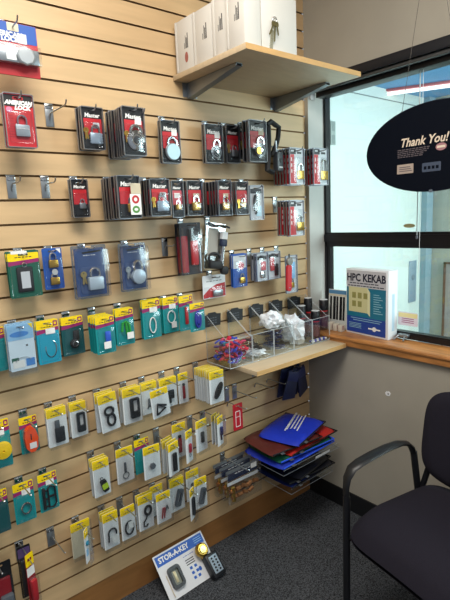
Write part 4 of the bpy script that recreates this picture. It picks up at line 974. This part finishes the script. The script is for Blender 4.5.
bottle(-.118, -.060, BZ+.004, .168, 'dark capped bottle at the back left of the rightmost clear bin')
bottle(-.072, -.110, BZ+.004, .142, 'dark capped bottle at the front of the rightmost clear bin', .021)
bottle(-.0515, -.046, BZ+.004, .196, 'tallest dark capped bottle, in the corner by the window jamb', .020)
bottle(.030, -.078, .9115, .155, 'dark capped bottle standing on the oak sill beside the bins', .022)
# ---------------------------------------------------------------- on the sill
bk = empty('software_box', (.087, -.317, .9113), (0, 0, math.radians(-90-5)), 'white and blue boxed software set standing on the oak sill', 'box')
bw, bh, bdp = .245, .318, .066
box('box_body', bk, -bw/2, bw/2, -.033, .033, 0, bh, mat('white_box_board', '#e2e6ea', .45), .0015)
y = -.0335
slab('cover_print', bk, rrect(bw*.93, bh*.95, .001, -.004, bh*.5), y-.0003, y, mat('pale_grey_cover', '#b9b8bc', .5))
text('title_lettering', bk, 'HPC KEKAB', .050, -.004, y-.0008, bh*.865, mat('title_navy', '#10142c', .5), bold=.0016, sx=.86)
for zz, ww in ((.785, .78), (.745, .86)):
    bm = bmesh.new(); k = -ww*bw/2; r3 = random.Random(int(zz*1000))
    while k < ww*bw/2-.02:
        l = r3.uniform(.008, .022); bx(bm, k-.004, k+l-.004, y-.0007, y-.0003, bh*zz-.0022, bh*zz+.0022); k += l+.004
    fin('subtitle_lines', bm, mat('title_navy', '#10142c', .5), bk)
slab('teal_panel', bk, rrect(bw*.93, bh*.47, .001, -.004, bh*.485), y-.0006, y-.0003, mat('cover_teal', '#156c86', .5))
slab('blue_panel', bk, rrect(bw*.93, bh*.245, .001, -.004, bh*.15), y-.0008, y-.0003, mat('cover_blue', '#1c3f92', .5))
cb = slab('cabinet_picture', bk, rrect(bw*.46, bh*.38, .001, -bw*.20, bh*.535), y-.0010, y-.0006, mat('cabinet_cream', '#c9c493', .5))
bm = bmesh.new(); plate(bm, [(bw*.03, bh*.345), (bw*.09, bh*.30), (bw*.09, bh*.66), (bw*.03, bh*.725)], y-.0012, y-.0006); fin('cabinet_door', bm, mat('cabinet_cream_dark', '#d8d4a8', .5), cb)
bm = bmesh.new()
for cx_, cz_ in ((-.34, .60), (-.20, .60), (-.34, .47), (-.20, .47), (-.06, .60)):
    bx(bm, bw*cx_-.001, bw*cx_+.022, y-.0014, y-.0010, bh*cz_-.014, bh*cz_+.014)
fin('key_panels', bm, mat('cabinet_olive', '#8f8a4e', .5), cb)
bm = bmesh.new()
for k in range(9): bx(bm, bw*.17, bw*(.30+.08*((k*7) % 3)/2), y-.0010, y-.0006, bh*(.63-.034*k), bh*(.64-.034*k))
fin('feature_lines', bm, mat('cover_pale_text', '#8fbcc8', .5), bk)
bm = bmesh.new()
for k, (a, b_) in enumerate([(-.38, .36), (-.32, .32)]): bx(bm, bw*a, bw*b_, y-.0012, y-.0008, bh*(.245-.03*k), bh*(.253-.03*k))
for k in range(4): bx(bm, -bw*.42, -bw*.12, y-.0012, y-.0008, bh*(.165-.022*k), bh*(.172-.022*k))
fin('footer_lines', bm, mat('cover_pale_text', '#8fbcc8', .5), bk)
lg = slab('maker_badge', bk, ellipse(bw*.045, bw*.045, bw*.19, bh*.12), y-.0013, y-.0008, WHITE)
bm = bmesh.new(); bx(bm, bw*.05, bw*.145, y-.0013, y-.0008, bh*.11, bh*.13); bx(bm, bw*.235, bw*.33, y-.0013, y-.0008, bh*.11, bh*.13); fin('badge_wings', bm, WHITE, lg)
o = box('spine_print', bk, bw/2, bw/2+.0005, -.006, .012, bh*.12, bh*.66, mat('spine_pale_blue', '#b4cede', .5))
fr = empty('leaning_brochure', (.092, -.118, .9113), (math.radians(-3), 0, math.radians(-90)), 'pale framed brochure with black vertical bars leaning behind the boxed set', 'brochure')
box('board', fr, -.060, .062, -.003, 0, 0, .200, mat('pale_board', '#c9ccc8', .5), .001)
bm = bmesh.new()
for k in range(5): bx(bm, -.050+k*.020, -.050+k*.020+.012+.004*(k % 2), -.0038, -.003, .045, .165)
fin('black_bars', bm, BLACK, fr)
box('blue_heading', fr, -.058, .060, -.0038, -.003, .178, .197, mat('heading_blue', '#4f7fa4', .5)); box('cream_band', fr, -.058, .060, -.0038, -.003, .168, .176, BEIGEC)
for k in range(3):
    o = box('paper_block', None, -.015, .015, -.011, .011, 0, .040-.004*k, mat('cream_block', '#c8bfb0', .6), .002); o.location = (.050, -.112-.030*k+.004, .9113)
    o.location.y = -.108-.0315*k; o.location.x = .052
    tag(o, ['cream block nearest the dark bottle on the oak sill', 'middle cream block in front of the leaning brochure', 'cream block touching the boxed set on the sill'][k], 'block')
    slab('block_print', o, rrect(.018, .02, .002, 0, .02), -.0116, -.011, mat('dull_pink_print', '#a98f88', .6))
# ---------------------------------------------------------------- hanging oval sign
OVB = mat('navy_black_sign', '#060b16', .7, spec=.08)
sg = empty('hanging_sign', (-.15, -.727, 1.713), (0, 0, -math.pi/2), 'black oval hanging sign that reads Thank You in front of the window', 'sign')
slab('sign_board', sg, ellipse(.272, .155, 0, 0, 64), -.004, .002, OVB, smooth=True)
bm = bmesh.new(); tube(bm, [(.272*math.cos(2*math.pi*k/64), -.001, .155*math.sin(2*math.pi*k/64)) for k in range(64)], .0028, 5, True); fin('rim', bm, mat('sign_rim', '#1c2433', .3), sg, smooth=True)
CRM = mat('cream_lettering', '#d9c8b4', .5); yy = -.0045
text('sign_lettering', sg, 'Thank You!', .043, -.036, yy, .026, CRM, bold=.0009, shear=.28, sx=.90)
DTX = mat('dim_lettering', '#5c545a', .5)
bm = bmesh.new()
for k in range(5):
    x0 = -.136; L = (.120, .118, .110, .104, .09)[k]; r4 = random.Random(k); q = x0
    while q < x0+L: l = r4.uniform(.006, .016); bx(bm, q, q+l, yy-.0004, yy, .001-.0065*k, .0042-.0065*k); q += l+.003
fin('small_lettering', bm, DTX, sg)
lg = slab('round_logo', sg, ellipse(.020, .013, .032, -.004), yy-.0004, yy, mat('logo_pink', '#9c7076', .5)); box('logo_bar', lg, .017, .047, yy-.0008, yy-.0004, -.008, .000, CRM)
c1 = slab('credit_card_decal', sg, rrect(.066, .034, .002, -.104, -.067), yy-.0006, yy, mat('card_beige', '#a8988c', .5)); bm = bmesh.new()
for k in range(3): bx(bm, -.128, -.084+.004*k, yy-.001, yy-.0006, -.062-.007*k, -.059-.007*k)
fin('card_print', bm, DTX, c1)
c2 = slab('dim_decal', sg, rrect(.070, .032, .004, -.002, -.070), yy-.0006, yy, mat('card_slate', '#3c485c', .5)); bm = bmesh.new()
for k in range(4): bx(bm, -.030+.015*k, -.020+.015*k, yy-.001, yy-.0006, -.077, -.066)
fin('decal_marks', bm, OVB, c2)
slab('pale_decal', sg, rrect(.050, .032, .003, .104, -.068), yy-.0006, yy, mat('card_grey', '#8a8f98', .5))
box('bottom_clip', sg, -.008, .004, -.008, .004, -.160, -.150, mat('clear_clip', '#5a6470', .3), .001)
apx = (-.024, -.001, .753)
tubes('hanging_wire', sg, [[(-.123, -.001, .137), apx]], .0009, mat('dark_wire', '#3a332c', .4), 5); tubes('hanging_wire', sg, [[(.103, -.001, .142), apx]], .0009, mat('dark_wire', '#3a332c', .4), 5)
tubes('ceiling_wire', sg, [[apx, (-.024, -.001, 1.085)]], .0009, mat('dark_wire', '#3a332c', .4), 5)
for xx, zz in ((-.123, .137), (.103, .142)): tubes('eyelet', sg, [loop_of(lambda a: (xx+.004*math.cos(a), -.001, zz+.002+.004*math.sin(a)), 10)], .0009, ZINC, 4, True)
# ---------------------------------------------------------------- key-safe display card on the floor
dc = empty('key_safe_display', (-.893, -.150, .002), (math.radians(-43), 0, math.radians(1.5)), 'white and blue display card with two key safes leaning on the kickboard', 'display')
W2, H2 = .252, .180
slab('card_board', dc, rrect(W2, H2, .002, 0, H2/2), -.0015, 0, mat('display_white', '#d8dade', .5))
slab('blue_band', dc, rrect(W2*.95, H2*.22, .001, 0, H2*.855), -.0020, -.0015, mat('display_blue', '#1d58b4', .45))
text('title_lettering', dc, 'STOR-A-KEY', .029, -W2*.13, -.0026, H2*.855, WHITE, bold=.0010, sx=.93)
bm = bmesh.new()
for k in range(3): bx(bm, W2*.29, W2*.44, -.0024, -.0020, H2*(.90-.045*k), H2*(.912-.045*k))
fin('small_lettering', bm, BLUEL, dc)
squiggle(dc, W2*.22, H2*.67, -.0015, mat('display_blue', '#1d58b4', .45), 'subtitle_line').location = (W2*.10, 0, 0)
bm = bmesh.new()
for k in range(3): bx(bm, W2*.0, W2*.17, -.0020, -.0015, H2*(.57-.05*k), H2*(.59-.05*k))
fin('text_lines', bm, DARK, dc)
bm = bmesh.new()
for k in range(3):
    for q in range(2): bx(bm, W2*(.03+.09*q), W2*(.08+.09*q), -.0020, -.0015, H2*(.36-.11*k), H2*(.42-.11*k))
plate(bm, ellipse(.007, .009, W2*.20, H2*.28, 12), -.0022, -.0015); fin('step_pictures', bm, mat('display_blue', '#1d58b4', .45), dc)
ks = slab('open_key_safe', dc, rrect(.056, .086, .016, -W2*.26, H2*.40, 5), -.018, -.0015, mat('slate_plastic', '#3c4044', .4), holes=(rrect(.034, .058, .006, -W2*.26, H2*.40),))
box('inner_tray', ks, -W2*.26-.017, -W2*.26+.017, -.006, -.002, H2*.40-.029, H2*.40+.029, mat('tray_grey_green', '#80867c', .4)); box('stored_key', ks, -W2*.26-.006, -W2*.26+.006, -.010, -.006, H2*.40-.022, H2*.40+.022, mat('pale_key', '#c9bf9c', .35, .4), .002)
tubes('hinge_wire', ks, [[(-W2*.26-.036, -.004, H2*.52), (-W2*.26-.036, -.004, H2*.2), (-W2*.40, -.006, H2*.05)]], .002, BEIGEC)
bm = bmesh.new(); M = Matrix.Translation((W2*.40, 0, H2*.20)) @ Matrix.Rotation(-.03, 4, 'Y')
bx(bm, -.031, .031, -.046, -.0015, -.052, .046, .007, M); lb = fin('lock_box', bm, mat('black_lock_box', '#14171d', .4), dc, smooth=True)
bm = bmesh.new(); bx(bm, -.021, .021, -.0478, -.046, -.036, .034, .0008, M); kp = fin('silver_keypad', bm, mat('keypad_silver', '#8e9ba8', .35, .3), lb)
bm = bmesh.new()
for r_ in range(5):
    for c_ in range(2):
        plate(bm, ellipse(.0045, .0045, -.009+.018*c_, -.026+.0125*r_, 10), -.0500, -.0478, (), M)
fin('push_button', bm, BLACK, lb)
kn = turned('brass_knob', dc, [(.015, -.0015), (.018, -.012), (.024, -.016), (.029, -.024), (.029, -.036), (.022, -.044), (.001, -.045)], (W2*.30, 0, H2*.60), BRASS, 'y', 24)
turned('knob_face', kn, [(.015, -.045), (.014, -.048), (.001, -.0482)], (W2*.30, 0, H2*.60), mat('bright_brass', '#e0c878', .2, 1), 'y', 18)
box('knob_neck', dc, W2*.30-.006, W2*.30+.02, -.022, -.0015, H2*.40, H2*.52, BRASS, .003)
# ---------------------------------------------------------------- acrylic trays with zipper bags, pouches
def tray(name, x0, x1, yf, z, lab, g):
    o = empty(name, ((x0+x1)/2, 0, z), (0, 0, 0), lab, 'tray'); a = (x1-x0)/2
    box('tray_base', o, -a, a, yf, -.002, 0, .004, ACRYL); box('back_panel', o, -a, a, -.006, -.002, .004, .022, ACRYL)
    box('front_lip', o, -a, a, yf, yf+.004, .004, .026, ACRYL)
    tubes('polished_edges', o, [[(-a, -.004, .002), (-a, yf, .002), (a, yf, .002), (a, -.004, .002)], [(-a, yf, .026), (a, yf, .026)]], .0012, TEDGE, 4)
    return o
def zbag(cx, cy, cz, w_, d_, t_, rz, m, lab, trim=None, writing=False, name='zipper_bag', sag=.012, tilt=0):
    o = empty(name, (cx, cy, cz), (math.radians(tilt), 0, math.radians(rz)), lab, 'bag')
    bm = bmesh.new(); nx, ny = 16, 12; top = []; bot = []
    rs = random.Random(int(cz*1e4)+int(w_*1e3)); ph = rs.uniform(0, 6)
    for j in range(ny+1):
        a = []; b = []
        for i in range(nx+1):
            u, v_ = i/nx*2-1, j/ny*2-1
            e = (1-u**6)*(1-v_**6); ww = .0018*math.sin(5*u+ph)+.0012*math.sin(7*v_+2*u+ph)
            xx = u*w_/2*(1-.07*v_**4); y2 = v_*d_/2*(1-.09*u**4); s0 = -sag*max(0, -u-.35)**2*1.6-sag*.5*max(0, -v_-.5)**2
            a.append(bm.verts.new((xx, y2, t_/2+t_/2*e**.5+ww*e+s0))); b.append(bm.verts.new((xx, y2, t_/2-t_/2*e**.5*.96+s0)))
        top.append(a); bot.append(b)
    for j in range(ny):
        for i in range(nx):
            bm.faces.new((top[j][i], top[j][i+1], top[j+1][i+1], top[j+1][i])); bm.faces.new((bot[j][i], bot[j+1][i], bot[j+1][i+1], bot[j][i+1]))
    for i in range(nx):
        bm.faces.new((top[0][i], bot[0][i], bot[0][i+1], top[0][i+1])); bm.faces.new((top[ny][i], top[ny][i+1], bot[ny][i+1], bot[ny][i]))
    for j in range(ny):
        bm.faces.new((top[j][0], top[j+1][0], bot[j+1][0], bot[j][0])); bm.faces.new((top[j][nx], bot[j][nx], bot[j+1][nx], top[j+1][nx]))
    bmesh.ops.remove_doubles(bm, verts=bm.verts, dist=1e-5)
    fin('bag_body', bm, m, o, smooth=True)
    if trim is not None:
        tubes('zipper_piping', o, [[(-w_/2*.97, -d_/2*.97, t_*.5), (w_/2*.97, -d_/2*.97, t_*.5), (w_/2*.97, d_/2*.95, t_*.5)]], .0038, trim, 6)
        box('zipper_pull', o, -w_*.36, -w_*.30, -d_/2-.012, -d_/2+.002, t_*.35, t_*.55, ZINC, .001)
    if writing:
        bm = bmesh.new()
        for k, L in enumerate((.21, .17, .15, .18)):
            r5 = random.Random(k+4); q = -L/2
            while q < L/2: l = r5.uniform(.005, .014); bx(bm, q, q+l, -.030-.016*k, -.030-.016*k+(.011 if k == 0 else .006), t_+.0012, t_+.0017); q += l+.003
        wr = fin('white_writing', bm, WHITE if m.name.startswith('royal') else mat('dim_writing', '#6c7078', .5), o); wr.location = (.03, .045, 0); wr.rotation_euler = (0, 0, math.radians(12))
    return o
tray('acrylic_tray', -.500, -.125, -.285, .392, 'clear acrylic tray holding the blue and red zipper bags', 21)
RB = mat('royal_blue_vinyl', '#1c34b4', .4, noise=.1, scale=10, bump=.1); RB2 = mat('royal_blue_nylon', '#1a2f9e', .5, noise=.15, scale=12)
RDV = mat('red_nylon', '#a8231e', .5, noise=.12, scale=12); BRV = mat('maroon_vinyl', '#54201c', .45, noise=.15, scale=12); GRV = mat('green_nylon', '#12503a', .5)
PIP = mat('bright_blue_piping', '#2350d8', .4)
zbag(-.325, -.150, .4190, .37, .265, .016, 2, RB2, 'lowest royal blue zipper bag in the tray', PIP)
zbag(-.315, -.150, .4385, .35, .250, .013, -3, GRV, 'green zipper bag between blue bags in the tray', PIP)
zbag(-.275, -.150, .4555, .34, .245, .015, 3, RDV, 'red zipper bag whose red corner shows at the right of the pile', BLACK)
zbag(-.365, -.145, .4740, .30, .240, .015, -6, BRV, 'maroon zipper bag under the top blue bag at left', BLACK)
zbag(-.300, -.150, .4925, .29, .225, .026, 16, RB, 'top royal blue zipper bag with white writing', BLACK, True)
o = box('white_label', bpy.data.objects['acrylic_tray'], .02, .12, -.2868, -.2858, .006, .016, GREYC)
tray('acrylic_tray', -.440, -.150, -.270, .274, 'lower clear acrylic tray holding the black zipper bags', 24)
BKV = mat('black_vinyl', '#15171f', .35, noise=.1, scale=10)
zbag(-.300, -.150, .3010, .29, .245, .014, 2, mat('navy_vinyl', '#16245c', .4), 'navy zipper bag at the bottom of the lower tray', BLACK, sag=.005)
zbag(-.290, -.155, .3190, .30, .245, .012, -4, BKV, 'middle black zipper bag in the lower tray', BLACK, sag=.005)
zbag(-.290, -.155, .3340, .27, .240, .014, 9, BKV, 'top black zipper bag with faint writing in the lower tray', BLACK, True, sag=.005)
# small steel leg bracket below the lower tray
br = empty('tray_bracket', (-.285, 0, .274), (0, 0, 0), 'small clear bracket under the lower tray', 'bracket'); box('arm', br, -.010, .010, -.20, -.002, -.006, -.0005, ZINC, .001); box('stop', br, -.010, .010, -.20, -.194, -.030, -.006, ZINC, .001)
# navy pouches
NV = mat('navy_leatherette', '#141a3a', .5, noise=.15, scale=20)
hook(-.195, 18, .770, .125, 'steel hook holding the navy pouches under the lower shelf')
for k in range(6):
    y_ = -.022-.015*k
    o = empty('navy_pouch', (-.195+(.012, -.02, .022, -.008, .028, -.026)[k], y_, .766), (0, math.radians((-14, 10, -24, 4, -10, 16)[k]), math.radians((5, -8, 12, -4, 6, -10)[k])), ['backmost', 'second', 'third', 'fourth', 'fifth', 'frontmost'][k]+' of the navy pouches hanging on one hook under the lower shelf', 'pouch', 'navy pouches on one hook')
    bm = bmesh.new(); bx(bm, -.030, .030, -.010, -.002, -.150, -.012, .004)
    for v in bm.verts:
        v.co.x *= 1+.25*(v.co.z < -.08); v.co.z += .008*math.sin(v.co.x*60)
    fin('pouch_body', bm, NV, o, smooth=True)
    bm = bmesh.new(); tube(bm, loop_of(lambda a: (.008*math.cos(a), -.005, -.004+.011*math.sin(a)), 12), .0014, 5, True); fin('loop', bm, DARK, o)
    box('flap', o, -.031, .031, -.0115, -.0095, -.060, -.014, mat('navy_flap', '#1c2450', .5), .0008)
# ---------------------------------------------------------------- hanging loose items
kn = empty('red_folding_tool', (-.262, -.115, 1.318), (0, math.radians(3), 0), 'red handled folding tool with round grey head hanging beside the pale packs', 'folding tool')
turned('round_head', kn, [(.017, -.004), (.019, -.006), (.019, -.014), (.016, -.017)], (0, 0, -.030), mat('grey_head', '#7d7a74', .4, .4), 'y', 18)
bm = bmesh.new(); plate(bm, rrect(.028, .12, .012, -.003, -.105), -.016, -.004); fin('red_handle', bm, RED, kn, smooth=True)
turned('rivet', kn, [(.004, -.016), (.0035, -.0175)], (-.003, 0, -.148), CHROME, 'y', 10); box('strap', kn, -.004, .004, -.009, -.006, -.018, .004, DARK)
cl = empty('cable_lock', (-.345, -.125, 1.878), (0, 0, .15), 'black cable lock with a grey barrel body hanging right of the dial packs', 'lock')
bm = bmesh.new(); tube(bm, [(-.045, 0, -.010), (-.02, -.004, .006), (.01, -.004, -.004), (.040, 0, -.010), (.036, .002, -.05), (.018, .002, -.09), (-.01, .004, -.13)], .011, 7)
tube(bm, [(-.036, 0, -.012), (-.030, .004, -.07), (-.040, .002, -.15), (-.050, 0, -.19), (-.01, 0, -.20)], .012, 7); fin('black_cable', bm, RUBBER, cl, smooth=True)
bm = bmesh.new(); bx(bm, -.004, .040, -.022, .004, -.195, -.115, .006); lb2 = fin('lock_body', bm, mat('dark_grey_lock', '#34383e', .4), cl, smooth=True)
turned('keyway', lb2, [(.010, -.022), (.009, -.024), (.001, -.024)], (.018, 0, -.150), BLACK, 'y', 16); box('white_print', lb2, .006, .032, -.0226, -.022, -.182, -.176, GREYC)
tubes('steel_shank', cl, [[(.006, -.008, -.118), (.004, -.008, -.070)]], .005, STEEL, 8)
# ---------------------------------------------------------------- office chair
ch = empty('side_chair', (-.475, -1.003, 0), (0, 0, math.radians(169)), 'black upholstered side chair with loop arms at the lower right', 'chair')
FAB = mat('charcoal_upholstery', '#1e1c26', .9, noise=.16, scale=420, bump=.35, spec=.2); PLB = mat('black_satin_plastic', '#111216', .42); STB = mat('black_powder_steel', '#121318', .4)
def cushion(name, p, sx, sy, th, fn, m, n=22, pw=4.0):
    bm = bmesh.new(); T_ = []; B_ = []
    for j in range(n+1):
        a = []; b = []
        for i in range(n+1):
            u, v_ = i/n*2-1, j/n*2-1
            # squircle map
            q = max(abs(u), abs(v_)); 
            l = (abs(u)**pw+abs(v_)**pw)**(1/pw) if q > 0 else 1; s_ = q/l if l > 0 else 1
            uu, vv = u*s_, v_*s_; e = max(0, 1-q**7)**.5
            a.append(bm.verts.new(fn(uu*sx, vv*sy, th*(.5*e), 1))); b.append(bm.verts.new(fn(uu*sx, vv*sy, -th*(.5*e), 0)))
        T_.append(a); B_.append(b)
    for j in range(n):
        for i in range(n):
            bm.faces.new((T_[j][i], T_[j][i+1], T_[j+1][i+1], T_[j+1][i])); bm.faces.new((B_[j][i], B_[j+1][i], B_[j+1][i+1], B_[j][i+1]))
    bmesh.ops.remove_doubles(bm, verts=bm.verts, dist=1e-5)
    return fin(name, bm, m, p, smooth=True)
def seatf(x, y, h, top):
    z = .468+h-(.9*max(0, x-.06)**2*2.2)-.10*(y*y)*2+(.012 if top else 0)
    return (x+.022, y, z)
cushion('seat_cushion', ch, .222, .250, .075, seatf, FAB, pw=7.0)
def backf(x, y, h, top):
    # x across, y up
    zz = .700+y; lean = -.150-.12*(zz-.5)+.9*x*x*.55
    return (lean+h*.9, x, zz)
cushion('backrest', ch, .246, .172, .046, backf, FAB, pw=4.2)
box('seat_shell', ch, -.17, .20, -.215, .215, .395, .430, PLB, .010)
for s_ in (-1, 1):
    Y = s_*.272
    bm = bmesh.new()
    # flat plastic arm pad following the loop
    path = [(.200, .52), (.202, .57), (.197, .605), (.176, .634), (.14, .646), (.08, .656), (.01, .664), (-.05, .664), (-.09, .654), (-.115, .632), (-.128, .60)]
    wv = [.012, .014, .018, .022, .024, .024, .022, .020, .018, .016, .013]
    A = []
    for k, (x, z) in enumerate(path):
        x0_, z0_ = path[max(0, k-1)]; x1_, z1_ = path[min(len(path)-1, k+1)]; t_ = Vector((x1_-x0_, 0, z1_-z0_)).normalized(); nrm = Vector((-t_.z, 0, t_.x)); 
        c = Vector((x, Y, z)); wd2 = wv[k]; th = .008
        A.append([bm.verts.new(c+Vector((0, wd2*math.cos(a), 0))+nrm*(th*math.sin(a))) for a in [2*math.pi*q/10 for q in range(10)]])
    for a, b in zip(A, A[1:]):
        for q in range(10): bm.faces.new((a[q], a[(q+1) % 10], b[(q+1) % 10], b[q]))
    bm.faces.new(A[0]); bm.faces.new(A[-1]); fin('arm_pad', bm, PLB, ch, smooth=True)
    tubes('leg', ch, [[(.200, Y, .006), (.200, Y, .30), (.200, Y, .54)]], .0125, STB, 10)
    tubes('leg', ch, [[(-.275, Y*.93, .006), (-.215, Y*.95, .25), (-.150, Y*.98, .45), (-.128, Y, .61)]], .0125, STB, 10)
    turned('foot_glide', ch, [(.015, 0), (.016, .006), (.013, .014)], (.200, Y, 0), RUBBER, 'z', 12); turned('foot_glide', ch, [(.015, 0), (.016, .006), (.013, .014)], (-.275, Y*.93, 0), RUBBER, 'z', 12)
    tubes('back_post', ch, [[(-.150, s_*.26, .43), (-.165, s_*.235, .55), (-.185, s_*.18, .70)]], .011, STB, 8)
tubes('cross_rail', ch, [[(.19, -.265, .385), (.19, .265, .385)], [(-.19, -.26, .385), (-.19, .26, .385)], [(.19, .2, .385), (-.19, .2, .385)], [(.19, -.2, .385), (-.19, -.2, .385)]], .010, STB, 8)
